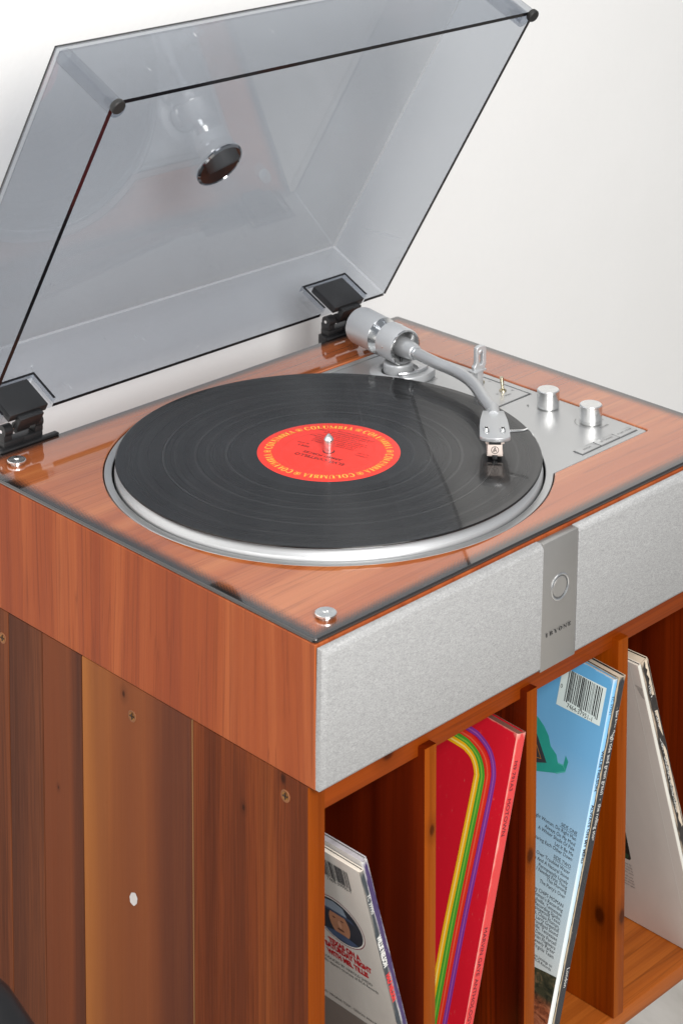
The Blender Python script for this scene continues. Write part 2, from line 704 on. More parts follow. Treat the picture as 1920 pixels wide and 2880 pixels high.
def cloth():
    m, nt, b = new_mat('silver_grey_grille_cloth')
    v = coords(nt, (1.0, 1.0, 1.0))
    wv = noise(nt, coords(nt, (1100, 1100, 1900)), 1, 2, 0.6, 0.4)
    crepe = noise(nt, coords(nt, (330, 330, 900), rot=(0, rad(16), 0)), 1, 3, 0.6, 1.0)
    fine = nd(nt, 'TexVoronoi')
    setin(fine, Scale=1500.0)
    lk(nt, v, fine.inputs['Vector'])
    hgt = math_n(nt, 'ADD', math_n(nt, 'MULTIPLY', wv, 0.6), math_n(nt, 'MULTIPLY', crepe, 0.60))
    hgt = math_n(nt, 'ADD', hgt, math_n(nt, 'MULTIPLY', fine.outputs['Distance'], 0.4))
    c = ramp(nt, math_n(nt, 'MULTIPLY', hgt, 0.59), [(0.30, (0.225, 0.225, 0.225)), (0.50, (0.352, 0.352, 0.350)), (0.70, (0.48, 0.48, 0.475))])
    lk(nt, c, b.inputs['Base Color'])
    setin(b, Roughness=0.6)
    b.inputs['Specular IOR Level'].default_value = 0.35
    bump(nt, b, hgt, 0.22, 0.0003)
    return m


M['cloth'] = cloth()


def vinyl():
    m, nt, b = new_mat('grooved_black_vinyl')
    tc = nd(nt, 'TexCoord')
    sp = nd(nt, 'SeparateXYZ')
    lk(nt, tc.outputs['Object'], sp.inputs[0])
    r = math_n(nt, 'SQRT', math_n(nt, 'ADD', math_n(nt, 'POWER', sp.outputs[0], 2.0), math_n(nt, 'POWER', sp.outputs[1], 2.0)))
    rn = math_n(nt, 'DIVIDE', r, 0.1508)
    R0 = 0.1508
    st = [(0.0, 0.0)]
    for g, k in ((0.0605, 0.5), (0.0728, 0.9), (0.0866, 0.55), (0.0947, 1.0), (0.1088, 0.7), (0.1171, 0.9), (0.1338, 0.6)):
        st += [((g - 0.0005) / R0, 0.0), ((g - 0.0001) / R0, k), ((g + 0.0001) / R0, k), ((g + 0.0005) / R0, 0.0)]
    gaps = ramp(nt, rn, st)
    land = ramp(nt, rn, [(0.0, 1.0), (0.400, 1.0), (0.408, 0.0), (0.965, 0.0), (0.972, 1.0), (1.0, 1.0)])
    one = nd(nt, 'CombineXYZ')
    lk(nt, math_n(nt, 'MULTIPLY', r, 1300.0), one.inputs[0])
    grv = noise(nt, one.outputs[0], 1, 3, 0.7)
    one2 = nd(nt, 'CombineXYZ')
    lk(nt, math_n(nt, 'MULTIPLY', r, 160.0), one2.inputs[0])
    grv2 = noise(nt, one2.outputs[0], 1, 2, 0.6)
    rough = math_n(nt, 'ADD', 0.13, math_n(nt, 'MULTIPLY', grv, 0.18))
    rough = math_n(nt, 'ADD', rough, math_n(nt, 'MULTIPLY', grv2, 0.08))
    smooth = math_n(nt, 'MAXIMUM', gaps, land)
    rough = math_n(nt, 'MULTIPLY', rough, math_n(nt, 'SUBTRACT', 1.0, math_n(nt, 'MULTIPLY', smooth, 0.45)))
    lk(nt, rough, b.inputs['Roughness'])
    # dust and hairline scuffs
    dust = nd(nt, 'TexVoronoi')
    setin(dust, Scale=210.0, Randomness=1.0)
    lk(nt, tc.outputs['Object'], dust.inputs['Vector'])
    pick = noise(nt, coords(nt, (35, 35, 35)), 1, 2, 0.5)
    sz = math_n(nt, 'MULTIPLY', math_n(nt, 'SUBTRACT', pick, 0.56, clamp=True), 0.55)
    spots = math_n(nt, 'LESS_THAN', dust.outputs['Distance'], sz)
    scuff = ramp(nt, noise(nt, coords(nt, (240, 22, 20), rot=(0, 0, 0.6)), 1, 3, 0.6), [(0.70, 0.0), (0.76, 0.5)])
    fac = math_n(nt, 'MAXIMUM', math_n(nt, 'MULTIPLY', spots, 0.5), math_n(nt, 'MULTIPLY', scuff, 0.16))
    c = mixc(nt, fac, (0.004, 0.004, 0.0045), (0.16, 0.16, 0.16))
    c = mixc(nt, math_n(nt, 'MULTIPLY', gaps, 0.6), c, (0.07, 0.07, 0.07))
    lk(nt, c, b.inputs['Base Color'])
    b.inputs['Specular IOR Level'].default_value = 0.40
    b.inputs['Anisotropic'].default_value = 1.0
    tg = nd(nt, 'Tangent', direction_type='RADIAL', axis='Z')
    lk(nt, tg.outputs[0], b.inputs['Tangent'])
    b.inputs['Anisotropic Rotation'].default_value = 0.25
    setin(b, Coat_Weight=0.31, Coat_Roughness=0.028, Coat_IOR=1.47)
    return m


M['vinyl'] = vinyl()
M['label_red'] = plain('orange_red_label_paper', (0.93, 0.036, 0.020), 0.45, vary=0.03, coat=0.10, coat_rough=0.12)


def acrylic(name, tint, gloss_tint=(1, 1, 1), haze=None):
    m = bpy.data.materials.new(name)
    m.use_nodes = True
    nt = m.node_tree
    nt.nodes.clear()
    out = nd(nt, 'OutputMaterial')
    tr = nd(nt, 'BsdfTransparent')
    tr.inputs[0].default_value = tuple(tint) + (1,)
    gl = nd(nt, 'BsdfGlossy')
    gl.inputs['Color'].default_value = tuple(gloss_tint) + (1,)
    gl.inputs['Roughness'].default_value = 0.012
    fr = nd(nt, 'Fresnel')
    geo = nd(nt, 'NewGeometry')        # same outer-surface Fresnel on both faces of the thin sheet
    ior = nd(nt, 'MapRange')
    setin(ior, To_Min=1.49, To_Max=1.0 / 1.49)
    lk(nt, geo.outputs['Backfacing'], ior.inputs[0])
    lk(nt, ior.outputs[0], fr.inputs[0])
    mx = nd(nt, 'MixShader')
    lk(nt, fr.outputs[0], mx.inputs[0])
    lk(nt, tr.outputs[0], mx.inputs[1])
    lk(nt, gl.outputs[0], mx.inputs[2])
    last = mx.outputs[0]
    if haze:
        df = nd(nt, 'BsdfDiffuse')
        df.inputs[0].default_value = (0.85, 0.86, 0.87, 1)
        m2 = nd(nt, 'MixShader')
        if haze == 'dust':
            v = coords(nt)
            vo = nd(nt, 'TexVoronoi')
            setin(vo, Scale=120.0, Randomness=1.0)
            lk(nt, v, vo.inputs['Vector'])
            pick = noise(nt, coords(nt, (22, 22, 22)), 1, 2, 0.5)
            spots = math_n(nt, 'LESS_THAN', vo.outputs['Distance'], math_n(nt, 'MULTIPLY', math_n(nt, 'SUBTRACT', pick, 0.58, clamp=True), 0.40))
            hair = ramp(nt, noise(nt, coords(nt, (300, 9, 120), rot=(0.3, 0.5, 0.7)), 1, 2, 0.5), [(0.755, 0.0), (0.775, 0.22)])
            film = ramp(nt, noise(nt, coords(nt, (7, 7, 7)), 1, 4, 0.6), [(0.42, 0.0), (0.78, 0.012)])
            fac = math_n(nt, 'ADD', math_n(nt, 'MAXIMUM', math_n(nt, 'MULTIPLY', spots, 0.45), hair), film)
            lk(nt, fac, m2.inputs[0])
        else:
            m2.inputs[0].default_value = haze
        lk(nt, last, m2.inputs[1])
        lk(nt, df.outputs[0], m2.inputs[2])
        last = m2.outputs[0]
    lk(nt, last, out.inputs[0])
    return m


M['acrylic'] = acrylic('smoke_tinted_acrylic', (0.775, 0.795, 0.822), haze='dust')
M['acrylic_post'] = acrylic('smoke_acrylic_corner_post', (0.76, 0.78, 0.81))
M['acrylic_edge'] = plain('smoke_acrylic_cut_edge', (0.010, 0.010, 0.012), 0.14, spec=0.16)
M['acrylic_corner'] = plain('smoke_acrylic_dark_corner', (0.03, 0.032, 0.036), 0.7, spec=0.0)  # dark line of light trapped in the cover corners, painted as near-black strips
M['acrylic_block'] = acrylic('smoke_acrylic_hinge_pocket', (0.78, 0.80, 0.83))

CABC = [(0.075, 0.026, 0.012), (0.125, 0.047, 0.020), (0.185, 0.078, 0.029)]
M['plank_a'] = wood('acacia_plank_brown', [(0.098405, 0.022074, 0.0074923), (0.18573, 0.04123, 0.01052), (0.24597, 0.061936, 0.014455)], 'Z', 2.2, 0.55, 0.0, 0.35, 1.2, 0.6, knots=[((0.0, 0.0644, -0.1289), 0.0016), ((0.0, 0.106, -0.34), 0.002), ((0.0, 0.0285, -0.095), 0.0028)], spec=0.12, depth=2.6)[0]
M['plank_b'] = wood('acacia_plank_honey', [(0.10039, 0.028959, 0.015351), (0.22588, 0.064295, 0.020382), (0.35137, 0.11916, 0.030702)], 'Z', 5.3, 0.55, 0.0, 0.30, 1.2, 0.8, knots=[((0.0, 0.1815, -0.101), 0.0020)], spec=0.12,
                    grad=('Y', 0.114, 0.226, [(0.0, (0.082883, 0.024841, 0.015351)), (0.22, (0.12301, 0.035203, 0.016125)), (0.45, (0.21334, 0.060044, 0.020382)), (0.78, (0.23843, 0.072531, 0.022188)), (1.0, (0.38902, 0.13683, 0.032379))]), depth=2.6)[0]
M['plank_c'] = wood('acacia_plank_red', [(0.064565, 0.018088, 0.0092097), (0.17525, 0.045957, 0.016517), (0.23059, 0.065623, 0.021823)], 'Z', 9.1, 0.55, 0.0, 0.5, 1.2, 0.4, knots=[((0.0, 0.2535, -0.196), 0.0012)], spec=0.12,
                    grad=('Y', 0.2264, 0.270, [(0.0, (0.055342, 0.019666, 0.011913)), (0.2, (0.071966, 0.022925, 0.012513)), (0.4, (0.18447, 0.050899, 0.017818)), (1.0, (0.17064, 0.045957, 0.016517))]), depth=2.6)[0]
M['plank_d'] = wood('acacia_plank_dusk', [(0.079412, 0.025904, 0.013622), (0.13235, 0.040626, 0.01775), (0.18001, 0.057011, 0.023117)], 'Z', 13.7, 0.57, 0.0, 0.4, 1.1, 0.4, spec=0.12, depth=2.6)[0]
M['plank_f'] = wood('acacia_plank_umber', [(0.10059, 0.029335, 0.013622), (0.1853, 0.053579, 0.019711), (0.22766, 0.070848, 0.025181)], 'Z', 17.7, 0.57, 0.0, 0.4, 1.0, 0.4, spec=0.12, depth=2.6)[0]
M['plank_e'] = wood('acacia_sapwood_strip', [(0.19, 0.085, 0.030), (0.23, 0.105, 0.038), (0.26, 0.125, 0.045)], 'Z', 3.7, 0.55, 0.0, 0.1)[0]
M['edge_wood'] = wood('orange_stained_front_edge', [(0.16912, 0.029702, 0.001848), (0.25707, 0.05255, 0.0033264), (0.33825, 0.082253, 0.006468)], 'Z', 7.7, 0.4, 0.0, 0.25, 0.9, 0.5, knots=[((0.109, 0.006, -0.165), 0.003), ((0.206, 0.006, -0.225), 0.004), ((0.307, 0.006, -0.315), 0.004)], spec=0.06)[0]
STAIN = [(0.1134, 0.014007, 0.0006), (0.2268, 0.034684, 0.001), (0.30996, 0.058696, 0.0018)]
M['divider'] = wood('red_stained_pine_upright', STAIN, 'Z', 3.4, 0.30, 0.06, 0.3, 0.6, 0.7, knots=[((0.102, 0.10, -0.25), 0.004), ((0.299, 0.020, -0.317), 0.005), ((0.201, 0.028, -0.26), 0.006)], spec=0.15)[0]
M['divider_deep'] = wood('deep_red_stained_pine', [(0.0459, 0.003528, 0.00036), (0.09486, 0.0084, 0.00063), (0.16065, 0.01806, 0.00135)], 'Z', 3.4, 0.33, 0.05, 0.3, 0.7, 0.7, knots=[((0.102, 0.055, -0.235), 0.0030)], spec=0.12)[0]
M['divider_dark'] = wood('red_stained_pine_dark_streaks', [(0.0104, 0.0012, 0.0003), (0.104, 0.0092, 0.0006), (0.2015, 0.024, 0.001)], 'Z', 8.8, 0.30, 0.06, 0.5, 1.0, 1.4)[0]
M['board'] = wood('red_stained_pine_board', [(0.14076, 0.019536, 0.001375), (0.2346, 0.038258, 0.00264), (0.32844, 0.066748, 0.0055)], 'X', 6.1, 0.4, 0.0, 0.4, 1.0, 0.5, knots=[((0.075, 0.012, -0.104), 0.004)], spec=0.1)[0]
M['floorboard'] = wood('honey_stained_pine_board', [(0.19, 0.03828, 0.00455), (0.34, 0.0825, 0.0105), (0.44, 0.1254, 0.01925)], 'X', 2.9, 0.42, 0.08, 0.4, 1.0, 0.6, spec=0.12)[0]


def wall_mat():
    m, nt, b = new_mat('white_painted_plaster')
    v = coords(nt)
    f = noise(nt, v, 170, 4, 0.6)
    g = noise(nt, v, 9, 3, 0.5)
    c = mixc(nt, g, (0.795, 0.792, 0.78), (0.83, 0.828, 0.818))
    lk(nt, c, b.inputs['Base Color'])
    setin(b, Roughness=0.55)
    bump(nt, b, math_n(nt, 'ADD', math_n(nt, 'MULTIPLY', f, 0.5), g), 0.30, 0.002)
    return m


def floor_mat():
    m, nt, b = new_mat('grey_stone_floor')
    g = noise(nt, coords(nt, (14, 5, 5), rot=(0, 0, 0.6)), 1, 5, 0.6, 0.6)
    c = ramp(nt, g, [(0.3, (0.36, 0.335, 0.30)), (0.6, (0.50, 0.475, 0.44)), (0.8, (0.57, 0.545, 0.51))])
    lk(nt, c, b.inputs['Base Color'])
    setin(b, Roughness=0.5)
    return m


# ================================================================== setting
wall = MB()
nx, nz = 44, 34
for i in range(nx + 1):
    for j in range(nz + 1):
        x, z = -2.2 + 5.4 * i / nx, -0.70 + 3.3 * j / nz
        dy = 0.0012 * sin(3.1 * x + 1.3 * z) + 0.0009 * sin(7.3 * z - 2.1 * x + 0.6)
        wall.v.append((x, 0.452 + dy, z))
for i in range(nx):
    for j in range(nz):
        a = i * (nz + 1) + j
        wall.f.append((a, a + nz + 1, a + nz + 2, a + 1))
        wall.m.append(0)
M['wall'] = wall_mat()
o = wall.build('wall', M['wall'], smooth=True)
tag(o, 'white painted plaster wall behind the record player', kind='structure')
drip = MB()
pth = spline([(0.1285, 0.4525, 0.0135), (0.1300, 0.4522, 0.0075), (0.1265, 0.4522, 0.0000), (0.1245, 0.4520, -0.0070), (0.1244, 0.4518, -0.0095)], 5)
drip.tube(pth, [0.0008 + 0.0009 * (i / len(pth)) ** 2 for i in range(len(pth))], 8)
drip.build('paint_drip', M['wall'], o, smooth=True)
ZF = -0.70
fl = MB().add([(-2.2, -2.0, ZF), (3.2, -2.0, ZF), (3.2, 0.46, ZF), (-2.2, 0.46, ZF)], [(0, 1, 2, 3)])
tag(fl.build('floor', floor_mat()), 'grey stone floor below the cabinet', kind='structure')

# ================================================================== record cabinet
cab = empty('record_cabinet', (0, 0, 0))
tag(cab, 'brown wooden record cabinet with upright dividers carrying the turntable', 'cabinet')
ZC = -0.0914            # top of the cabinet
Y0, Y1 = 0.0064, 0.345
ZB = -0.402
XL = 0.0006
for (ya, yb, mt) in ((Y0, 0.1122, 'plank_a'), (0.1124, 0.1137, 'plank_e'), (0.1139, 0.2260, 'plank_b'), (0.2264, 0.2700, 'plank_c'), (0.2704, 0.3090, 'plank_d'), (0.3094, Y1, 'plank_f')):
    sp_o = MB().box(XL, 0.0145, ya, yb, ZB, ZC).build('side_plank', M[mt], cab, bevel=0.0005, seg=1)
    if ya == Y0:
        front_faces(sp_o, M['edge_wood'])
MB().box(0.0147, 0.4223, Y0 + 0.006, Y1, -0.1158, ZC).build('top_board', M['board'], cab, bevel=0.0008)
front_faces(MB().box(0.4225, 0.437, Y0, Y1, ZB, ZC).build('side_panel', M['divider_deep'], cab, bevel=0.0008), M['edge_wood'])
MB().box(0.0147, 0.4223, Y0 + 0.0022, Y1, -0.4015, -0.3890).build('bottom_board', M['floorboard'], cab, bevel=0.0008)
MB().box(0.0147, 0.4223, 0.3350, 0.3430, -0.3888, -0.1160).build('back_board', M['divider_dark'], cab)
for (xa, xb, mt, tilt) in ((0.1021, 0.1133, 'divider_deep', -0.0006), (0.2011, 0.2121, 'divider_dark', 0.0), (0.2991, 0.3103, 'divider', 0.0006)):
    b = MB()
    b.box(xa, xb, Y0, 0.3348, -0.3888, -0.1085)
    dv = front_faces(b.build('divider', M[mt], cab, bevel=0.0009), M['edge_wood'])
for (yy, zz) in ((0.0265, -0.1053), (0.1727, -0.1128), (0.3162, -0.1123)):
    fr = frame((XL, yy, zz), (0, 1, 0), (-1, 0, 0))
    s = MB()
    s.lathe([(0.0, 0.0002), (0.0024, 0.0003), (0.0026, 0.0003)], 20, 0, fr)
    s.lathe([(0.0026, 0.0002), (0.0034, 0.0004), (0.0039, 0.0003), (0.0040, 0.0)], 20, 1, fr)
    s.box(-0.0021, 0.0021, -0.0004, 0.0004, 0.0003, 0.0007, 2, fr)
    s.box(-0.0004, 0.0004, -0.0021, 0.0021, 0.0003, 0.0007, 2, fr)
    s.build('screw', [M['gold_screw'], plain('bored_wood', (0.24, 0.085, 0.025), 0.6, vary=0.4), plain('dark_screw_slot', (0.05, 0.022, 0.010), 0.6)], cab, smooth=True)
chip = Print()
chip.poly([(0.0040 * cos(a) * (1 + 0.05 * sin(7 * a)), 0.0046 * sin(a) * (1 + 0.05 * cos(5 * a + 1)) + 0.0012 * cos(a)) for a in [2 * PI * i / 36 for i in range(36)]])
chip.make('paint_chip', plain('bare_white_chip', (0.60, 0.56, 0.54), 0.7, vary=0.35), cab, frame((XL - 0.0003, 0.1728, -0.2391), (0, -1, 0), (-1, 0, 0)))
for (xx, yy) in ((0.03, 0.15), (0.407, 0.15), (0.03, 0.322), (0.407, 0.322)):
    MB().box(xx - 0.014, xx + 0.014, yy - 0.011, yy + 0.017, ZF, ZB - 0.0002).build('leg', M['divider'], cab, bevel=0.0015)

# ================================================================== turntable
tt = empty('record_player', (0, 0, 0))
tag(tt, 'cherry wood record player with glass deck, silver speaker front and raised smoke lid', 'record player')

# wooden case: four walls and a bottom
case = MB()
t = 0.012
ys = 0.0016
for (x0, x1, y0, y1, z0, z1) in ((0.0, t, 0.0, D, -H, 0.0), (W - t, W, 0.0, D, -H, 0.0)):
    case.box(x0, x1, y0, y1, z0, z1)
MB_case_left = MB().box(0, t, 0, D, -H, -0.0001)
MB_case_left.build('side_panel', M['veneer_side'], tt, bevel=0.0006, seg=1)
MB().box(W - t, W, 0, D, -H, -0.0001).build('side_panel', M['veneer_side'], tt, bevel=0.0006, seg=1)
MB().box(t + 0.0001, W - t - 0.0001, 0.0, t, -H, -0.0001).build('front_panel', M['veneer_side'], tt, bevel=0.0006, seg=1)
MB().box(t + 0.0001, W - t - 0.0001, D - t, D, -H, -0.0001).build('back_panel', M['veneer_side'], tt, bevel=0.0006, seg=1)
MB().box(t + 0.0001, W - t - 0.0001, t + 0.0001, D - t - 0.0001, -H, -H + 0.006).build('base_panel', M['black'], tt)

# glass deck with cut-out for plate and platter
RG = 0.1592
XP, YA, YB = 0.3925, 0.0535, 0.3058


def deck_loop(off):
    """outline of the silver plate (ring + control area); off grows it"""
    r = RG + off
    xp, ya, yb = XP + off, YA - off, YB + off
    aa = math.asin((yb - CY) / r)
    ab = 2 * PI - math.asin((CY - ya) / r)
    lp = arc(CX, CY, r, aa, ab, 120)
    lp += arc(xp - 0.002, ya + 0.002, 0.002, 1.5 * PI, 2 * PI, 4)
    lp += arc(xp - 0.002, yb - 0.002, 0.002, 0, PI / 2, 4)
    return lp


plate('glass_deck', [rrect(0, W, 0, D, 0.003), deck_loop(0.0)], 0.0001, GT, M['deck'], tt, 0.0011)

# silver plate with the well and the tonearm field cut out
RW = 0.1530
GX, GYA, GYB = 0.3866, 0.1602, 0.3005


def arm_field(off):
    r = 0.1568 - off
    a0 = math.asin((GYA - off - CY) / r)
    a1 = math.asin((GYB + off - CY) / r)
    lp = list(reversed(arc(CX, CY, r, a0, a1, 40)))
    return lp + [(GX + off, GYA - off), (GX + off, GYB + off)]


plate('control_plate', [deck_loop(-0.0007), arc(CX, CY, RW, 0, 2 * PI, 160)[:-1], arm_field(0.0)], 0.0002, 0.0022, M['silver'], tt, 0.0005)
plate('arm_field_recess', [arm_field(-0.0002)], 0.0002, 0.0009, M['groove'], tt, 0.0001)
plate('tonearm_plate', [arm_field(-0.0017)], 0.0009, 0.0023, M['silver'], tt, 0.0005)
well = MB().lathe([(RW + 0.0003, 0.0004), (RW + 0.0002, -0.008), (0.02, -0.008), (0.0, -0.008)], 120, 0, frame((CX, CY, 0), (1, 0, 0), (0, 0, 1)))
well.build('platter_well', M['gap'], tt, smooth=True)
FP = frame((CX, CY, 0), (1, 0, 0), (0, 0, 1))
plat = MB().lathe([(0.0, -0.005), (0.1512, -0.005), (0.1514, 0.0016), (0.1512, 0.0030), (0.1507, 0.0041), (0.1503, 0.0044), (0.1499, 0.0047), (0.1492, 0.0056), (0.1482, 0.0068), (0.1470, 0.0080), (0.1458, 0.0089), (0.1440, 0.0092), (0.0, 0.0092)], 160)
platter = plat.build('platter', plain('satin_cast_aluminium', (0.64, 0.65, 0.66), 0.44, 0.8), tt, smooth=True, angle=28)
platter.location = (CX, CY, 0)
sp = MB().lathe([(0.0036, 0.009), (0.0036, 0.0196), (0.0033, 0.0206), (0.0008, 0.0238), (0.0, 0.0240)], 32)
spin = sp.build('spindle', M['brushed'], tt, smooth=True)
spin.location = (CX, CY, 0)

# deck fixing studs
for (x, y) in ((0.0247, 0.0163), (0.0251, 0.3304), (W - 0.0247, 0.0163), (W - 0.0251, 0.3304)):
    s = MB()
    s.lathe([(0.0044, 0.0), (0.0044, 0.0012), (0.0064, 0.0013), (0.0067, 0.0016), (0.0067, 0.0027), (0.0064, 0.0031), (0.0016, 0.0031), (0.0014, 0.0025), (0.0, 0.0025)], 40)
    so = s.build('deck_stud', M['brushed'], tt, smooth=True, angle=25)
    so.location = (x, y, GT)

# ---------------------------------------------------------------- speaker front
SL = 0.0022     # the front leans back towards its foot


def front_frame():
    zt, zb = -0.0016, -0.0906
    v = Vector((0, SL, zb - zt))
    ez = Vector((0, -1, 0))
    up = -v.normalized()
    ex = Vector((1, 0, 0))
    ez = ex.cross(up)
    return (Vector((0, -0.0076, zt)), ex, up, ez), v.length


FFR, FH = front_frame()


def grille(x0, x1, bev_l, bev_r):
    g = MB()
    e = 0.0030
    d = 0.0066
    xi0 = x0 + (e if bev_l else 0)
    xi1 = x1 - (e if bev_r else 0)
    n = 24
    # padded face: chamfered rim then flat
    prof = [(0.0, -d), (0.0, -0.0026), (e, 0.0)]
    rings = []
    for (ins, z) in prof:
        rings.append([(x0 + (ins if bev_l else 0), -FH + ins, z), (x1 - (ins if bev_r else 0), -FH + ins, z), (x1 - (ins if bev_r else 0), -ins, z), (x0 + (ins if bev_l else 0), -ins, z)])
    vs = [p for r in rings for p in r]
    fs = []
    for i in range(len(rings) - 1):
        for k in range(4):
            k2 = (k + 1) % 4
            fs.append((4 * i + k, 4 * i + k2, 4 * i + 4 + k2, 4 * i + 4 + k))
    fs.append((4 * len(rings) - 4, 4 * len(rings) - 3, 4 * len(rings) - 2, 4 * len(rings) - 1))
    fs.append((3, 2, 1, 0))
    g.add(vs, fs, 0, FFR)
    return g.build('speaker_grille', M['cloth'], tt, bevel=0.0003, seg=1)


PXA, PXB = 0.2006, 0.2366
grille(0.0004, PXA - 0.0002, True, False)
grille(PXB + 0.0002, W - 0.0004, False, True)
pan = MB().box(PXA, PXB, -FH, -0.0002, -0.0066, -0.0004, 0, FFR)
panel = pan.build('control_panel', plain('satin_grey_aluminium', (0.40, 0.39, 0.375), 0.38, 0.75, vary=0.03, grain=0.04), tt, bevel=0.0005)
bc = FFR[0] + FFR[1] * 0.2183 + FFR[2] * (-0.0350) + FFR[3] * (-0.0004)
bfr = (bc, FFR[1], FFR[2], FFR[3])
MB().lathe([(0.0078, -0.0004), (0.0080, 0.0005), (0.0086, 0.0009), (0.0093, 0.0006), (0.0095, -0.0004)], 48, 0, bfr).build('button_ring', M['silver_ring'], panel, smooth=True)
pb = MB()
pb.lathe([(0.0078, 0.00005), (0.0070, 0.00005)], 48, 1, bfr)
pb.lathe([(0.0, 0.0004), (0.0066, 0.0004), (0.0070, 0.0001)], 48, 0, bfr)
pb.build('power_button', [plain('satin_grey_button', (0.42, 0.41, 0.395), 0.35, 0.7), M['engrave']], panel, smooth=True)
pr = Print()
x = 0.0
hgt = 0.0027
for ch in '1BYONE':
    P, wd = serif_glyph(ch, 0.26, 0.10)
    for q in P:
        pr.poly([((x + a) * hgt * 1.38, b * hgt) for a, b in q])
    x += wd + (0.60 if ch == '1' else 0.30)
tw = x * hgt * 1.38
pr.make('lettering', M['ink'], panel, (FFR[0] + FFR[1] * (0.2186 - tw / 2) + FFR[2] * (-0.0660) + FFR[3] * 0.00005, FFR[1], FFR[2], FFR[3]))

# ---------------------------------------------------------------- controls on the plate
for (x, y) in ((0.3745, 0.1342), (0.3745, 0.0932)):
    k = MB().lathe([(0.0067, 0.0), (0.0067, 0.0006), (0.0083, 0.0007), (0.0084, 0.0012), (0.0084, 0.0136), (0.0078, 0.0143), (0.0, 0.0143)], 56)
    kn = k.build('knob', M['brushed'], tt, smooth=True, angle=28)
    kn.location = (x, y, 0.0022)
for (x0, x1) in ((0.3238, 0.3443), (0.3454, 0.3665), (0.3672, 0.3870)):
    MB().box(x0 - 0.0005, x1 + 0.0005, 0.0595, 0.0685, 0.0019, 0.00235).build('button_surround', M['groove'], tt)
    MB().box(x0, x1, 0.0600, 0.0680, 0.0020, 0.0031).build('button', M['silver'], tt, bevel=0.0003)
ZT = 0.00242
inks = Print()
for s, x in (('REPEAT', 0.3341), ('UP / DOWN', 0.3560), ('START / STOP', 0.3771)):
    inks.text(s, x, 0.0630, 0.0026, 'CENTER', z=0.00315)
inks.text('VOLUME', 0.3756, 0.0806, 0.0026, 'CENTER', z=ZT)
inks.text('+', 0.3848, 0.0888, 0.0034, 'CENTER', z=ZT)
inks.text('-', 0.3652, 0.0886, 0.0034, 'CENTER', z=ZT)
inks.cut()
inks.strip(arc(0.3745, 0.0932, 0.0118, rad(105), rad(232), 24), 0.0003, ZT)
inks.cut()
inks.poly([(0.3632, 0.1448), (0.3664, 0.1462), (0.3656, 0.1468), (0.3684, 0.1484), (0.3650, 0.1474), (0.3658, 0.1467)], ZT)
inks.text('33', 0.3664, 0.1772, 0.0028, 'CENTER', z=ZT)
inks.text('45', 0.3806, 0.1740, 0.0028, 'CENTER', z=ZT)
inks.text('SPEED', 0.3712, 0.1706, 0.0026, 'CENTER', z=ZT)
inks.text('L', 0.3822, 0.1990, 0.0030, 'CENTER', z=ZT)
inks.make('lettering', M['ink_grey'], tt)
for (x, y, dx, dy) in ((0.3746, 0.1796, -0.0010, 0.0006), (0.3759, 0.2032, 0.0022, 0.0010)):
    s = MB()
    s.lathe([(0.0029, 0.0), (0.0029, 0.0008), (0.0024, 0.0012), (0.0019, 0.0010), (0.0019, 0.0002)], 24, 0, frame((x, y, 0.0023), (1, 0, 0), (0, 0, 1)))
    s.tube([(x, y, 0.0023), (x + dx * 0.6, y + dy * 0.6, 0.009), (x + dx, y + dy, 0.0132), (x + dx, y + dy, 0.0136)], [0.0010, 0.0014, 0.0016, 0.0011], 16)
    s.build('toggle_switch', M['brass'], tt, smooth=True)

# ---------------------------------------------------------------- tonearm
ZA = 0.0255
PV = Vector((0.3448, 0.2640, ZA))
AD = Vector((-0.165, -0.986, -0.01)).normalized()      # forward along the arm at the pivot
base = MB()
bf = frame((0.3452, 0.2635, 0), (1, 0, 0), (0, 0, 1))
base.lathe([(0.0228, 0.0022), (0.0226, 0.0032), (0.0205, 0.0040), (0.0165, 0.0052), (0.0160, 0.0030), (0.0, 0.0030)], 64, 0, bf)
base.build('arm_base', M['silver_paint'], tt, smooth=True, angle=25)
MB().lathe([(0.0118, 0.0030), (0.0118, 0.0100), (0.0108, 0.0112), (0.0, 0.0112)], 40, 0, bf).build('pivot_post', M['silver_paint'], tt, smooth=True)
MB().lathe([(0.0132, 0.0031), (0.0132, 0.0034), (0.0118, 0.0034)], 40, 0, bf).build('pivot_gap', M['gap'], tt, smooth=True)
# arm lift block: a curved wedge in front of the pivot
lb = arc(0.3452, 0.2635, 0.0302, rad(232), rad(300), 14) + list(reversed(arc(0.3452, 0.2635, 0.0172, rad(226), rad(308), 14)))
lift = plate('arm_lift_block', [lb], 0.0023, 0.0085, M['silver_paint'], tt, 0.0009)
liftbar = MB().tube([(0.3452 + 0.0235 * cos(rad(a)), 0.2635 + 0.0235 * sin(rad(a)), 0.0098) for a in range(226, 312, 5)], 0.0012, 10)
liftbar.build('arm_lift_bar', M['silver_ring'], tt, smooth=True)
anti = Print().strip([(0.337, 0.2325), (0.3575, 0.2325), (0.3575, 0.246)], 0.0004)
anti.make('lift_plate_line', M['engrave'], tt, (Vector((0, 0, 0.00245)), Vector((1, 0, 0)), Vector((0, 1, 0)), Vector((0, 0, 1))))

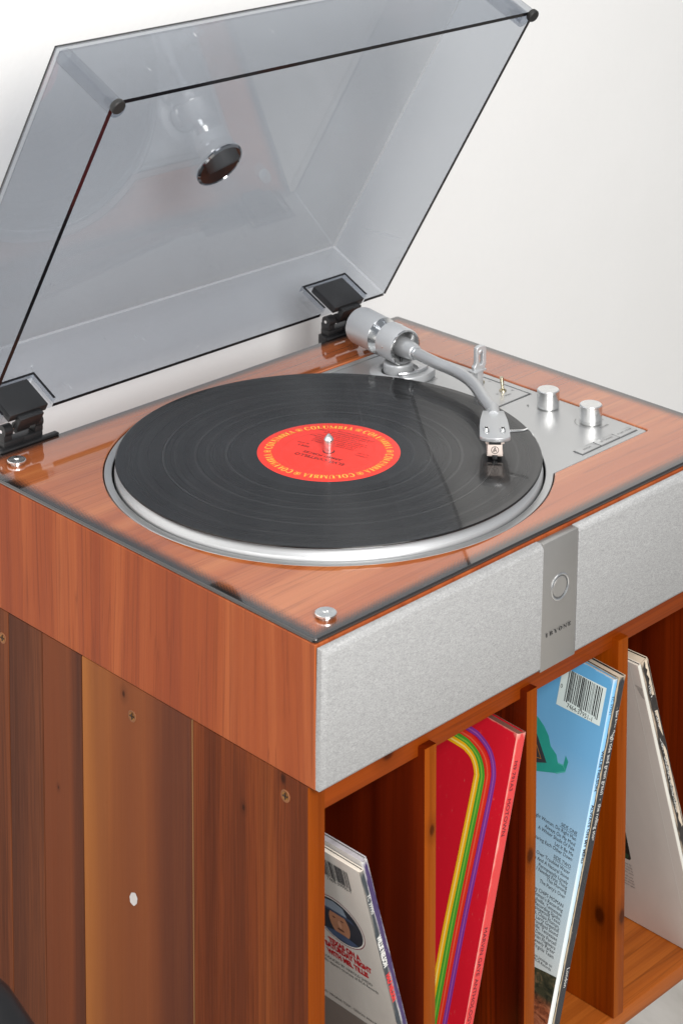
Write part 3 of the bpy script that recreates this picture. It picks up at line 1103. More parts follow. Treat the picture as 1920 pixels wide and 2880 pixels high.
# arm tube: straight from the gimbal, then a bend in towards the headshell
HS = Vector((-0.733, -0.680, 0)).normalized()
armpts = [tuple(PV + AD * s) for s in (-0.004, 0.012, 0.028)] + [(0.3366, 0.2150, 0.0252), (0.3352, 0.1960, 0.0250), (0.3300, 0.1760, 0.0249), (0.3205, 0.1580, 0.0248), (0.3080, 0.1400, 0.0250), (0.2970, 0.1230, 0.0252), (0.2915, 0.1175, 0.0253)]
arm = MB().tube(spline(armpts, 6), 0.0046, 24)
arm_o = arm.build('tonearm', M['arm_paint'], tt, smooth=True)
gf = frame(PV, Vector((0, 0, 1)).cross(AD), AD)      # ez along the arm
# stepped collar where the tube leaves the gimbal
MB().lathe([(0.0078, -0.006), (0.0080, 0.010), (0.0066, 0.020), (0.0060, 0.0235), (0.0052, 0.0240), (0.0, 0.0240)], 40, 0, gf).build('arm_collar', M['arm_paint'], arm_o, smooth=True, angle=25)
MB().lathe([(0.0052, 0.0238), (0.0054, 0.0250), (0.0050, 0.0262), (0.0046, 0.0262)], 40, 0, gf).build('collar_ring', M['silver_ring'], arm_o, smooth=True)
gm = MB().lathe([(0.0128, -0.0105), (0.0140, -0.0105), (0.0146, -0.0098), (0.0146, 0.0090), (0.0142, 0.0104), (0.0126, 0.0108), (0.0124, 0.0100), (0.0124, -0.0105)], 64, 0, gf)
gm.build('gimbal_ring', M['silver_paint'], arm_o, smooth=True, angle=25)
MB().lathe([(0.0142, 0.0104), (0.0139, 0.0110), (0.0129, 0.0112), (0.0126, 0.0108)], 64, 0, gf).build('gimbal_rim', M['chrome'], arm_o, smooth=True)
for sgn in (-1, 1):
    pf = frame(PV + gf[1] * 0.0142 * sgn, gf[3], gf[1] * sgn)
    MB().lathe([(0.0, 0.0006), (0.0006, 0.0006), (0.0009, 0.0002)], 16, 0, pf).build('pivot_pin', M['chrome'], arm_o, smooth=True)
MB().tube([tuple(PV + gf[1] * s) for s in (-0.0135, 0.0135)], 0.0030, 16).build('pivot_axle', M['chrome'], arm_o, smooth=True)
MB().tube([(PV.x - 0.002, PV.y - 0.006, 0.0112), (PV.x - 0.002, PV.y - 0.006, 0.0200)], [0.0011, 0.0011], 12).build('cue_rod', M['black'], arm_o, smooth=True)
cwf = frame(PV - AD * 0.0125, Vector((0, 0, 1)).cross(AD), -AD)
MB().lathe([(0.0100, -0.0022), (0.0112, -0.0020), (0.0113, 0.0009)], 64, 0, cwf).build('counterweight_neck', M['silver_paint'], arm_o, smooth=True)
MB().lathe([(0.0090, 0.0008), (0.0116, 0.0008), (0.0146, 0.0066), (0.0150, 0.0072)], 64, 0, cwf).build('counterweight_bevel', M['chrome'], arm_o, smooth=True, angle=20)
MB().lathe([(0.0150, 0.0070), (0.0151, 0.0360), (0.0146, 0.0376), (0.0, 0.0380)], 64, 0, cwf).build('counterweight', M['silver_paint'], arm_o, smooth=True)

# headshell
HO = Vector((0.2885, 0.1140, 0.0283))
HX = Vector((0, 0, 1)).cross(HS).normalized()          # towards the platter rim side
hsf = (HO, -HX, HS, Vector((0, 0, 1)))
# plan outline in (across, forward)
hw = [(-0.0076, -0.0030), (0.0076, -0.0030), (0.0098, 0.0130), (0.0105, 0.0250), (0.0108, 0.0430), (0.0090, 0.0452), (0.0050, 0.0470), (0.0, 0.0476), (-0.0050, 0.0470), (-0.0090, 0.0452), (-0.0108, 0.0430), (-0.0105, 0.0250), (-0.0098, 0.0130)]
hs = MB().prism(hw, -0.0030, 0.0, 0, (HO, HX * -1, HS, (HX * -1).cross(HS)))
head = hs.build('headshell', M['arm_paint'], arm_o, bevel=0.0004)
MB().tube([tuple(HO + HS * s + Vector((0, 0, -0.0030))) for s in (-0.016, -0.008, 0.002)], [0.0046, 0.0047, 0.0048], 24).build('headshell_collar', M['arm_paint'], arm_o, smooth=True)
for a in (-0.0058, 0.0058):
    c0 = HO + HX * a + HS * 0.0325
    slot = MB()
    pts = arc(0, 0.0042, 0.0019, 0, PI, 8) + arc(0, -0.0042, 0.0019, PI, 2 * PI, 8)
    slot.prism(pts, -0.0010, 0.0002, 0, (c0, HX * -1, HS, Vector((0, 0, 1))))
    slot.build('mounting_slot', M['silver_ring'], arm_o)
    s = MB()
    sf = frame(c0 + HS * 0.0008, (1, 0, 0), (0, 0, 1))
    s.lathe([(0.0020, 0.0002), (0.0021, 0.0012), (0.0014, 0.0020), (0.0, 0.0022)], 20, 0, sf)
    s.box(-0.0014, 0.0014, -0.00025, 0.00025, 0.0016, 0.0024, 1, sf)
    s.box(-0.00025, 0.00025, -0.0014, 0.0014, 0.0016, 0.0024, 1, sf)
    s.build('cartridge_screw', [M['chrome'], M['gap']], arm_o, smooth=True)
lf = [HO + HX * s + HS * f + Vector((0, 0, z)) for s, f, z in ((0.0095, 0.0300, -0.0020), (0.0150, 0.0303, -0.0014), (0.0205, 0.0305, -0.0008), (0.0235, 0.0306, 0.0004))]
MB().tube([tuple(q) for q in lf], [0.0013, 0.0010, 0.0009, 0.0009], 10).build('finger_lift', M['chrome'], arm_o, smooth=True)
# cartridge
cf = (HO + HS * 0.0300 + Vector((0, 0, -0.0040)), HX * -1, HS, Vector((0, 0, 1)))
MB().box(-0.0066, 0.0066, -0.0120, 0.0120, -0.0022, 0.0, 0, cf).build('cartridge_mount', M['cart'], arm_o, bevel=0.0004)
MB().box(-0.0052, 0.0052, -0.0110, 0.0136, -0.0098, -0.0022, 0, cf).build('cartridge', M['cart'], arm_o, bevel=0.0005)
MB().box(-0.0056, 0.0056, -0.0080, 0.0120, -0.0112, -0.0080, 0, cf).build('stylus_guard', M['cart'], arm_o, bevel=0.0004)
MB().box(-0.0018, 0.0018, 0.0060, 0.0132, -0.0132, -0.0100, 0, cf).build('stylus_holder', M['black'], arm_o, bevel=0.0003)
MB().box(-0.0042, 0.0042, 0.0122, 0.0138, -0.0020, -0.0008, 0, cf).build('cartridge_slot', M['gap'], arm_o)
cl = Print()
cl.strip(arc(0, 0, 0.0025, 0, 2 * PI, 28)[:-1], 0.00042, closed=True)
for pts in ([(0.0, 0.0020), (-0.0015, -0.0014)], [(0.0, 0.0020), (0.0012, -0.0014)], [(0.00005, 0.0006), (-0.0007, -0.0014)], [(-0.0003, -0.0005), (0.0008, -0.0005)]):
    cl.strip(pts, 0.00042)
fc = HO + HS * (0.0300 + 0.01368) + Vector((0, 0, -0.0040 - 0.0060))
cl.make('emblem', M['ink'], arm_o, (fc, HX, Vector((0, 0, 1)), HS))

# arm rest
rx, ry = 0.3672, 0.1985
rest = MB()
rest.box(rx - 0.0032, rx + 0.0032, ry - 0.0026, ry + 0.0026, 0.0022, 0.0150)
rest.box(rx - 0.0075, rx + 0.0062, ry - 0.0034, ry + 0.0034, 0.0150, 0.0166)
ro = rest.build('arm_rest', M['silver_paint'], tt, bevel=0.0005)
clip = MB()
cp = [(0.0030, 0.0160), (0.0046, 0.0185), (0.0054, 0.0220), (0.0054, 0.0300), (0.0050, 0.0335), (0.0034, 0.0352), (0.0014, 0.0350), (0.0006, 0.0338), (0.0008, 0.0300), (0.0020, 0.0300)]
loop_o = [(-0.0045, 0.0158), (0.0010, 0.0158), (0.0048, 0.0172), (0.0058, 0.0200), (0.0058, 0.0325), (0.0048, 0.0346), (0.0026, 0.0352), (-0.0008, 0.0350), (-0.0026, 0.0338), (-0.0030, 0.0320), (-0.0030, 0.0230), (-0.0036, 0.0205), (-0.0050, 0.0190)]
loop_i = [(0.0, 0.0200), (0.0022, 0.0204), (0.0030, 0.0220), (0.0030, 0.0305), (0.0022, 0.0318), (0.0004, 0.0318), (-0.0004, 0.0306), (-0.0004, 0.0232)]
rc = plate('rest_clip', [[(a * 1.12, b) for a, b in loop_o], [(a * 1.05, b) for a, b in loop_i]], -0.0019, 0.0019, M['silver_paint'], ro, 0.0005)
rc.matrix_local = Matrix.Translation((rx, ry, 0)) @ Matrix(((cos(0.15), 0, sin(0.15), 0), (-sin(0.15), 0, cos(0.15), 0), (0, 1, 0, 0), (0, 0, 0, 1)))
MB().tube([(rx - 0.0006, ry, 0.0285), (rx + 0.0008, ry - 0.0005, 0.0312), (rx + 0.0020, ry - 0.0008, 0.0318)], [0.0016, 0.0020, 0.0016], 12).build('rest_catch', M['silver_paint'], ro, smooth=True)

# ---------------------------------------------------------------- dust cover
LX, LY, LZ = 0.00906, 0.35412, 0.02395
LA, LC = 1.02989, 1.14153
LD, LH, LW = 0.31209, 0.06756, 0.41418
EB = Vector((0, -cos(LA), sin(LA)))
EC = Vector((0, sin(LC), cos(LC)))
LFR = (Vector((LX, LY, LZ)), Vector((1, 0, 0)), EB, EC)
th = 0.0036
cov = bmesh.new()


def lidp(a, b, c):
    a += (b / LD) * (a / LW - 0.5) * 2 * 0.0034       # the cover flares slightly towards its front
    return LFR[0] + LFR[1] * a + EB * b + EC * c


def lv(a, b, c):
    return cov.verts.new(lidp(a, b, c))


def shell():
    be = 0.0013
    A, B, C = LW, LD, LH
    m = []
    # outer skin panels (bevelled along the outer edges), inner skin panels and rim
    faces = []

    def quad(p, mi):
        f = cov.faces.new([lv(*q) for q in p])
        f.material_index = mi
    e = be
    # outer
    k1, k2 = e + 0.0017, th + 0.0006
    quad([(k2, e, C), (A - e, e, C), (A - e, B - k2, C), (k2, B - k2, C)], 0)
    quad([(k1, e, C), (k2, e, C), (k2, B - k2, C), (k1, B - k1, C)], 5)
    quad([(k1, B - k1, C), (k2, B - k2, C), (A - e, B - k2, C), (A - e, B - k1, C)], 5)
    quad([(e, e, C), (k1, e, C), (k1, B - k1, C), (e, B - e, C)], 4)
    quad([(e, B - e, C), (k1, B - k1, C), (A - e, B - k1, C), (A - e, B - e, C)], 4)
    quad([(0, e, 0), (0, e, C - e), (0, B - e, C - e), (0, B - e, 0)], 0)
    quad([(A, e, 0), (A, B - e, 0), (A, B - e, C - e), (A, e, C - e)], 0)
    quad([(e, B, 0), (e, B, C - e), (A - e, B, C - e), (A - e, B, 0)], 0)
    # bevels
    quad([(0, e, C - e), (e, e, C), (e, B - e, C), (0, B - e, C - e)], 4)
    quad([(A, e, C - e), (A, B - e, C - e), (A - e, B - e, C), (A - e, e, C)], 2)
    quad([(e, B - e, C), (A - e, B - e, C), (A - e, B, C - e), (e, B, C - e)], 4)
    quad([(0, B - e, 0), (0, B - e, C - e), (e, B, C - e), (e, B, 0)], 0)
    quad([(A, B - e, 0), (A - e, B, 0), (A - e, B, C - e), (A, B - e, C - e)], 2)
    quad([(e, 0, C - e), (A - e, 0, C - e), (A - e, e, C), (e, e, C)], 2)
    quad([(0, e, 0), (e, 0, 0), (e, 0, C - e), (0, e, C - e)], 2)
    quad([(A, e, 0), (A, e, C - e), (A - e, 0, C - e), (A - e, 0, 0)], 2)
    # inner
    i0, a1, b1, c1 = th, A - th, B - th, C - th
    quad([(i0, i0, c1), (i0, b1, c1), (a1, b1, c1), (a1, i0, c1)], 0)
    quad([(i0, i0, 0), (i0, b1, 0), (i0, b1, c1), (i0, i0, c1)], 0)
    quad([(a1, i0, 0), (a1, i0, c1), (a1, b1, c1), (a1, b1, 0)], 0)
    quad([(i0, b1, 0), (a1, b1, 0), (a1, b1, c1), (i0, b1, c1)], 0)
    # rim on the three free sides
    quad([(0, e, 0), (0, B - e, 0), (i0, b1, 0), (i0, i0, 0)], 1)
    quad([(A, e, 0), (a1, i0, 0), (a1, b1, 0), (A, B - e, 0)], 1)
    quad([(e, B, 0), (A - e, B, 0), (a1, b1, 0), (i0, b1, 0)], 1)
    quad([(0, B - e, 0), (e, B, 0), (i0, b1, 0)], 1)
    quad([(A, B - e, 0), (a1, b1, 0), (A - e, B, 0)], 1)
    # back wall, with two pockets for the hinges
    xs = [0.0]
    pk = [(0.0170, 0.0650), (0.3375, 0.3880)]
    PC = 0.0290
    cur = i0
    for (pa, pz) in pk:
        quad([(cur, i0, 0), (cur, i0, c1), (pa, i0, c1), (pa, i0, 0)], 0)
        quad([(cur, 0, 0), (pa, 0, 0), (pa, 0, C - e), (cur, 0, C - e)], 0)
        quad([(cur, 0, 0), (cur, i0, 0), (pa, i0, 0), (pa, 0, 0)], 1)
        # above the pocket
        quad([(pa, i0, PC), (pa, i0, c1), (pz, i0, c1), (pz, i0, PC)], 0)
        quad([(pa, 0, 0), (pz, 0, 0), (pz, 0, C - e), (pa, 0, C - e)], 0)
        # the pocket sides step inwards
        q = 0.0100
        w2 = 0.0022
        quad([(pa, i0, 0), (pa, i0, PC), (pa, q, PC), (pa, q, 0)], 3)
        quad([(pz, i0, 0), (pz, q, 0), (pz, q, PC), (pz, i0, PC)], 3)
        quad([(pa, i0, PC), (pz, i0, PC), (pz, q, PC), (pa, q, PC)], 3)
        quad([(pa + w2, i0, 0), (pa + w2, q, 0), (pa + w2, q, PC - w2), (pa + w2, i0, PC - w2)], 3)
        quad([(pz - w2, i0, 0), (pz - w2, i0, PC - w2), (pz - w2, q, PC - w2), (pz - w2, q, 0)], 3)
        quad([(pa + w2, i0, PC - w2), (pa + w2, q, PC - w2), (pz - w2, q, PC - w2), (pz - w2, i0, PC - w2)], 3)
        quad([(pa, q, 0), (pa, q, PC), (pa + w2, q, PC - w2), (pa + w2, q, 0)], 1)
        quad([(pz, q, 0), (pz - w2, q, 0), (pz - w2, q, PC - w2), (pz, q, PC)], 1)
        quad([(pa, q, PC), (pz, q, PC), (pz - w2, q, PC - w2), (pa + w2, q, PC - w2)], 1)
        cur = pz
    quad([(cur, i0, 0), (cur, i0, c1), (a1, i0, c1), (a1, i0, 0)], 0)
    quad([(cur, 0, 0), (A - e, 0, 0), (A - e, 0, C - e), (cur, 0, C - e)], 0)
    quad([(cur, 0, 0), (cur, i0, 0), (a1, i0, 0), (A - e, 0, 0)], 1)


shell()
bmesh.ops.remove_doubles(cov, verts=cov.verts, dist=1e-6)
bmesh.ops.recalc_face_normals(cov, faces=cov.faces)
cme = bpy.data.meshes.new('dust_cover')
cov.to_mesh(cme)
cov.free()
M['acrylic_pale_edge'] = acrylic('smoke_acrylic_pale_edge', (0.90, 0.91, 0.92), haze=0.35)  # whitish line on the right and back edges, mixed in as diffuse haze
M['acrylic_thick'] = acrylic('smoke_acrylic_thick_corner', (0.36, 0.375, 0.40))
for k in ('acrylic', 'acrylic_edge', 'acrylic_pale_edge', 'acrylic_block', 'acrylic_corner', 'acrylic_thick'):
    cme.materials.append(M[k])
cover = link('dust_cover', cme, tt)


NC = LFR[1].cross(EB)          # true normal of the big panel
if NC.dot(EC) < 0:
    NC = -NC
for a, a2 in ((0.0042, 0.0085), (LW - 0.0042, LW - 0.0085)):
    f0 = frame(lidp(a, LD - 0.0030, 0.0), (1, 0, 0), -EC)
    f1 = frame(lidp(a2, LD - 0.0088, 0.0), (1, 0, 0), -EC)
    MB().lathe([(0.0030, -0.0002), (0.0048, -0.0002), (0.0052, 0.0006), (0.0052, 0.0032), (0.0046, 0.0040), (0.0, 0.0041)], 32, 0, f0).build('rubber_bumper', M['rubber'], cover, smooth=True)
    MB().lathe([(0.0064, -LH + th + 0.0005), (0.0064, -0.0008), (0.0036, -0.0008), (0.0034, -0.0110), (0.0, -0.0190)], 24, 0, f1).build('corner_post', M['acrylic_post'], cover, smooth=True)
bf2 = frame(lidp(0.2109, 0.1524, LH - th - 0.0003), (1, 0, 0), -NC)
MB().lathe([(0.0, 0.0016), (0.0186, 0.0016)], 64, 0, bf2).build('lid_badge', plain('black_mirror_badge', (0.012, 0.012, 0.013), 0.03, 0.0, 0.7), cover, smooth=True)
MB().lathe([(0.0186, 0.0016), (0.0190, 0.0024), (0.0207, 0.0012), (0.0208, 0.0)], 64, 0, bf2).build('badge_rim', plain('dark_chrome', (0.35, 0.36, 0.38), 0.08, 1.0), cover, smooth=True, angle=20)

# hinges
for xc in (0.0483, 0.3737):
    hg = MB()
    hg.box(xc - 0.0185, xc + 0.0185, D + 0.0005, D + 0.0120, -0.030, 0.0045)
    hg.box(xc - 0.0170, xc + 0.0170, D + 0.0012, D + 0.0105, 0.0045, 0.0092)
    hg.box(xc - 0.0172, xc - 0.0105, D + 0.0010, D + 0.0100, 0.0092, 0.0150)
    hg.box(xc + 0.0105, xc + 0.0172, D + 0.0010, D + 0.0100, 0.0092, 0.0150)
    hg.box(xc - 0.0165, xc - 0.0020, D + 0.0006, D + 0.0012, 0.0050, 0.0090)
    hg.box(xc + 0.0000, xc + 0.0160, D + 0.0006, D + 0.0012, 0.0050, 0.0090)
    h = hg.build('hinge', M['black'], tt, bevel=0.0007)
    MB().box(xc - 0.022, xc + 0.029, D - 0.0030, D + 0.0022, GT + 0.0001, GT + 0.0022).build('hinge_foot', M['black'], h, bevel=0.0008)
    for (xa, xb, r) in ((-0.0170, -0.0100, 0.0047), (-0.0055, 0.0055, 0.0040), (0.0100, 0.0170, 0.0047)):
        MB().tube([(xc + xa, D + 0.0045, 0.0165), (xc + xb, D + 0.0045, 0.0165)], r, 24).build('hinge_barrel', M['black'], h, smooth=True)
    MB().tube([(xc - 0.0176, D + 0.0045, 0.0165), (xc + 0.0176, D + 0.0045, 0.0165)], 0.0013, 16).build('hinge_pin', M['chrome'], h, smooth=True)
    pl = MB()
    pl.box(xc - LX - 0.0168, xc - LX + 0.0168, 0.0034, 0.0100, -0.0035, 0.0252, 0, LFR)
    pl.box(xc - LX - 0.0105, xc - LX + 0.0105, -0.0030, 0.0080, -0.0085, -0.0030, 0, LFR)
    pl.build('hinge_leaf', M['black'], h, bevel=0.0008)

# ================================================================== the record on the platter
rec = MB().lathe([(0.0, ZREC - 0.0016), (0.1500, ZREC - 0.0016), (0.1508, ZREC - 0.0010), (0.1508, ZREC - 0.0005), (0.1500, ZREC), (0.1460, ZREC - 0.0001), (0.0550, ZREC - 0.0001), (0.0508, ZREC), (0.0, ZREC)], 180)
rec.v = [(a, b, c - ZREC) for a, b, c in rec.v]
disc = rec.build('vinyl_record', M['vinyl'], None, smooth=True, angle=20)
disc.location = (CX, CY, ZREC)
tag(disc, 'black vinyl record with orange-red paper label lying on the platter', 'record')
lab = MB().lathe([(0.0037, 0.0001), (0.0505, 0.0001), (0.0508, 0.0)], 96)
label_o = lab.build('paper_label', M['label_red'], disc, smooth=True)
MB().lathe([(0.0330, 0.00016), (0.0333, 0.00016)], 96).build('pressing_ring', plain('pressed_label_ring', (0.62, 0.035, 0.02), 0.4), label_o, smooth=True)
ringp = Print()
for k in range(6):
    a_mid = rad(15.5 + 60 * k - 30)                     # words run clockwise seen from above, tops outwards
    hh, r0 = 0.0058, 0.0404
    gl = [serif_glyph(c, 0.30, 0.10) for c in 'COLUMBIA']
    tot = sum(wd for _, wd in gl) + 0.12 * 7
    sc = rad(48.5) / tot
    x = -tot / 2
    for (P, wd) in gl:
        for q in P:
            pts = []
            for (a, b) in q:
                an = a_mid - (x + a) * sc
                rr = r0 + b * hh
                pts.append((rr * cos(an), rr * sin(an)))
            ringp.poly(pts, 0.0002)
        x += wd + 0.12
    ea = rad(15.5 + 60 * k)
    ec = (0.0436 * cos(ea), 0.0436 * sin(ea))
    ringp.strip([(ec[0] + 0.0021 * cos(b), ec[1] + 0.0021 * sin(b)) for b in [2 * PI * i / 20 for i in range(20)]], 0.0005, 0.0002, closed=True)
    ringp.poly([(ec[0] + 0.0010 * cos(b), ec[1] + 0.0010 * sin(b)) for b in [2 * PI * i / 14 for i in range(14)]], 0.0002)
    for sg in (-1, 1):
        e1 = ea + sg * rad(2.9)
        ringp.strip([(0.0408 * cos(e1), 0.0408 * sin(e1)), (0.0424 * cos(ea), 0.0424 * sin(ea))], 0.0004, 0.0002)
ringp.make('ring_lettering', M['ink_gold'], label_o)
lt = Print()
ta = rad(105)
U2 = (cos(ta), sin(ta))
V2 = (cos(ta + PI / 2), sin(ta + PI / 2))


def ltxt(s, u, v, size, align='CENTER', **kw):
    lt.text(s, U2[0] * u + V2[0] * v, U2[1] * u + V2[1] * v, size, align, rot=ta, z=0.0002, **kw)


ltxt('ELVIS COSTELLO', -0.001, 0.0128, 0.0054, bold=0.00012, sx=1.0)
ltxt('ARMED FORCES', 0.000, 0.0072, 0.0044, bold=0.0001)
ltxt('SIDE 2', 0.0205, -0.0006, 0.0034, bold=0.00006)
ltxt('BL 35709', 0.0235, -0.0048, 0.0024)
ltxt('STEREO', -0.0240, -0.0052, 0.0030)
ltxt('AL 35709', -0.0235, -0.0088, 0.0024)
for i, s in enumerate(('1. GOON SQUAD 3:11  E. COSTELLO', '2. BUSY BODIES 3:33  E. COSTELLO', '3. SUNDAYS BEST 3:19  E. COSTELLO', '4. MOODS FOR MODERNS 2:48  E. COSTELLO', '5. CHEMISTRY CLASS 2:55  E. COSTELLO', "6. TWO LITTLE HITLERS 3:11", '7. WHATS SO FUNNY BOUT PEACE', 'LOVE AND UNDERSTANDING 3:31  N. LOWE')):
    ltxt(s, 0.002 + 0.0015 * (i % 2), -0.0112 - 0.0029 * i, 0.0023)
ltxt('PRODUCED BY NICK LOWE', 0.0, -0.0352, 0.0020)
lt.make('label_lettering', M['ink_label'], label_o)
MB().lathe([(0.0043, 0.00022), (0.0036, 0.00022)], 32).build('centre_hole', M['gap'], disc, smooth=True)


# ================================================================== album sleeves
def sleeve_mat(name, color, edge=(0.72, 0.62, 0.50), wear=0.5, h=0.27, scuff=0.25, grad=None, rough=0.42, seed=0.0, spine=0.0):
    """printed card: worn pale along its edges and corner, faint scuffs; local x<=0 back, y<=0 down, z thickness"""
    m, nt, b = new_mat(name)
    tc = nd(nt, 'TexCoord')
    sp = nd(nt, 'SeparateXYZ')
    lk(nt, tc.outputs['Object'], sp.inputs[0])
    x, y, z = sp.outputs
    n1 = noise(nt, coords(nt, (420, 140, 420), (seed, seed, 0)), 1, 4, 0.7)
    n2 = noise(nt, coords(nt, (60, 24, 60), (seed, 0, seed)), 1, 5, 0.65)
    c = None
    if grad:
        gn = nd(nt, 'ValToRGB')
        el = gn.color_ramp.elements
        while len(el) < len(grad):
            el.new(0.5)
        for e, (p, cc) in zip(el, grad):
            e.position = p
            e.color = tuple(cc) + (1,)
        lk(nt, math_n(nt, 'DIVIDE', math_n(nt, 'MULTIPLY', y, -1.0), h), gn.inputs[0])
        c = gn.outputs[0]
    else:
        c = mixc(nt, n2, [v * 0.92 for v in color], [min(1, v * 1.06) for v in color])
    sc_ = ramp(nt, n1, [(0.63, 0.0), (0.72, scuff)])
    sc_ = math_n(nt, 'MULTIPLY', sc_, ramp(nt, n2, [(0.45, 0.0), (0.6, 1.0)]))
    c = mixc(nt, sc_, c, edge)
    dx = math_n(nt, 'ABSOLUTE', x) if not spine else math_n(nt, 'MINIMUM', math_n(nt, 'ABSOLUTE', z), math_n(nt, 'ABSOLUTE', math_n(nt, 'ADD', z, spine)))
    dy = math_n(nt, 'ABSOLUTE', y)
    d = math_n(nt, 'MINIMUM', dx, dy)
    dn = math_n(nt, 'ADD', math_n(nt, 'MULTIPLY', d, 900.0), math_n(nt, 'MULTIPLY', math_n(nt, 'SUBTRACT', 0.62, n2), 4.0))
    wr = ramp(nt, math_n(nt, 'MULTIPLY', dn, 0.5), [(0.0, wear), (0.35, wear * 0.5), (0.6, 0.0)])
    corner = math_n(nt, 'ADD', dx, dy)
    cr = ramp(nt, math_n(nt, 'ADD', math_n(nt, 'MULTIPLY', corner, 90.0), math_n(nt, 'MULTIPLY', n1, 0.5)), [(0.30, wear), (0.75, 0.0)])
    c = mixc(nt, math_n(nt, 'MAXIMUM', wr, cr), c, edge)
    lk(nt, c, b.inputs['Base Color'])
    setin(b, Roughness=rough)
    bump(nt, b, n2, 0.15, 0.001)
    return m


def sleeve(name, T, B, thick, mat, mat_edge, label, depth=0.27, shift=0.0, drop=0.0, fwd=0.0, ragged=0.0):
    T, B = Vector(T), Vector(B)
    Vd = (B - T)
    h = Vd.length
    Vd.normalize()
    Ud = (Vector((0, 1, 0)) - Vd * Vd.y).normalized()
    N = Ud.cross(Vd)
    ex, ey, ez = -Ud, -Vd, N
    T = T - ez * shift + ey * (-drop) + ex * fwd
    h -= drop
    g = MB()
    # card box; front (spine) edge slightly rounded, thin mouth lines on top
    nseg = 14
    t = thick
    zs = [0.0, -t]
    prof = [(-0.0009, 0.0), (-0.0002, -0.0005), (0.0, -min(0.0012, t * 0.35)), (0.0, -t + min(0.0012, t * 0.35)), (-0.0002, -t + 0.0005), (-0.0009, -t)]
    ring_t, ring_b = [], []
    ys = [-h * i / nseg for i in range(nseg + 1)]
    rnd = random.Random(hash(name) % 1000)
    rnd = random.Random(len(label))
    vs, fs, mi = [], [], []
    for i, y in enumerate(ys):
        for (px, pz) in prof:
            vs.append((px + rnd.uniform(-1, 1) * ragged * 0.4, y + (rnd.uniform(-1, 0) * ragged if i == 0 else 0), pz))
    n = len(prof)
    for i in range(nseg):
        for k in range(n - 1):
            fs.append((i * n + k, (i + 1) * n + k, (i + 1) * n + k + 1, i * n + k + 1))
    g.add(vs, fs, 1)
    top = vs[:n]
    bot = vs[-n:]
    # cover and back
    nb = 6
    xs = [-depth * k / nb for k in range(nb + 1)]
    cv = [(prof[0][0] if k == 0 else xs[k], 0, 0) for k in range(nb + 1)]
    wob = [0.0] + [rnd.uniform(-1, 1) * ragged for _ in range(nb)]
    for side, zz in ((0, 0.0), (1, -t)):
        vv, ff = [], []
        for i, y in enumerate(ys):
            for k in range(nb + 1):
                vv.append(((prof[0][0] if k == 0 else xs[k]), y + (wob[k] if i == 0 else 0), zz))
        for i in range(nseg):
            for k in range(nb):
                a = i * (nb + 1) + k
                q = (a, a + 1, a + nb + 2, a + nb + 1)
                ff.append(q if side == 0 else tuple(reversed(q)))
        g.add(vv, ff, 0)
    # top mouth: two card lips with a sunk middle
    lip = min(0.0007, t * 0.25)
    for (za, zb, dz) in ((0.0, -lip, 0.0), (-lip, -t + lip, -0.0012), (-t + lip, -t, 0.0)):
        vv = [(xs[k] if k else -0.0009, wob[k] + dz, z) for k in range(nb + 1) for z in (za, zb)]
        g.add(vv, [(2 * k, 2 * k + 1, 2 * k + 3, 2 * k + 2) for k in range(nb)], 2)
    g.add([(-0.0009, 0, 0), (-0.0009, 0, -t), (-0.0009, -h, 0), (-0.0009, -h, -t)], [], 2)
    vv = [(-0.0009, -h, 0), (-0.0009, -h, -t), (-depth, -h, -t), (-depth, -h, 0)]
    g.add(vv, [(0, 1, 2, 3)], 2)
    g.add([(-depth, 0, 0), (-depth, 0, -t), (-depth, -h, -t), (-depth, -h, 0)], [(0, 1, 2, 3)], 2)
    # cap of the spine at the top
    g.add([(p[0], -0.0002, p[1]) for p in prof] , [tuple(range(n))], 2)
    o = g.build(name, [mat, mat_edge[0], mat_edge[1]], None, smooth=False)
    Mx = Matrix(((ex.x, ey.x, ez.x, T.x), (ex.y, ey.y, ez.y, T.y), (ex.z, ey.z, ez.z, T.z), (0, 0, 0, 1)))
    o.matrix_world = Mx
    tag(o, label, 'record sleeve')
    return o, h


ZPR = 0.00018
COVER = (Vector((0, 0, 0)), Vector((1, 0, 0)), Vector((0, 1, 0)), Vector((0, 0, 1)))


def spine_frame(z):
    """text on the spine: reads downwards, letter tops to the far side"""
    return (Vector((0.00015, 0, z)), Vector((0, -1, 0)), Vector((0, 0, -1)), Vector((1, 0, 0)))


CARD = plain('bare_card', (0.56, 0.47, 0.36), 0.7, vary=0.25, grain=0.3)
CARD_DARK = plain('grimy_card', (0.30, 0.24, 0.18), 0.7, vary=0.35, grain=0.3)
CARD_PALE = plain('pale_card', (0.66, 0.60, 0.52), 0.7, vary=0.2, grain=0.3)

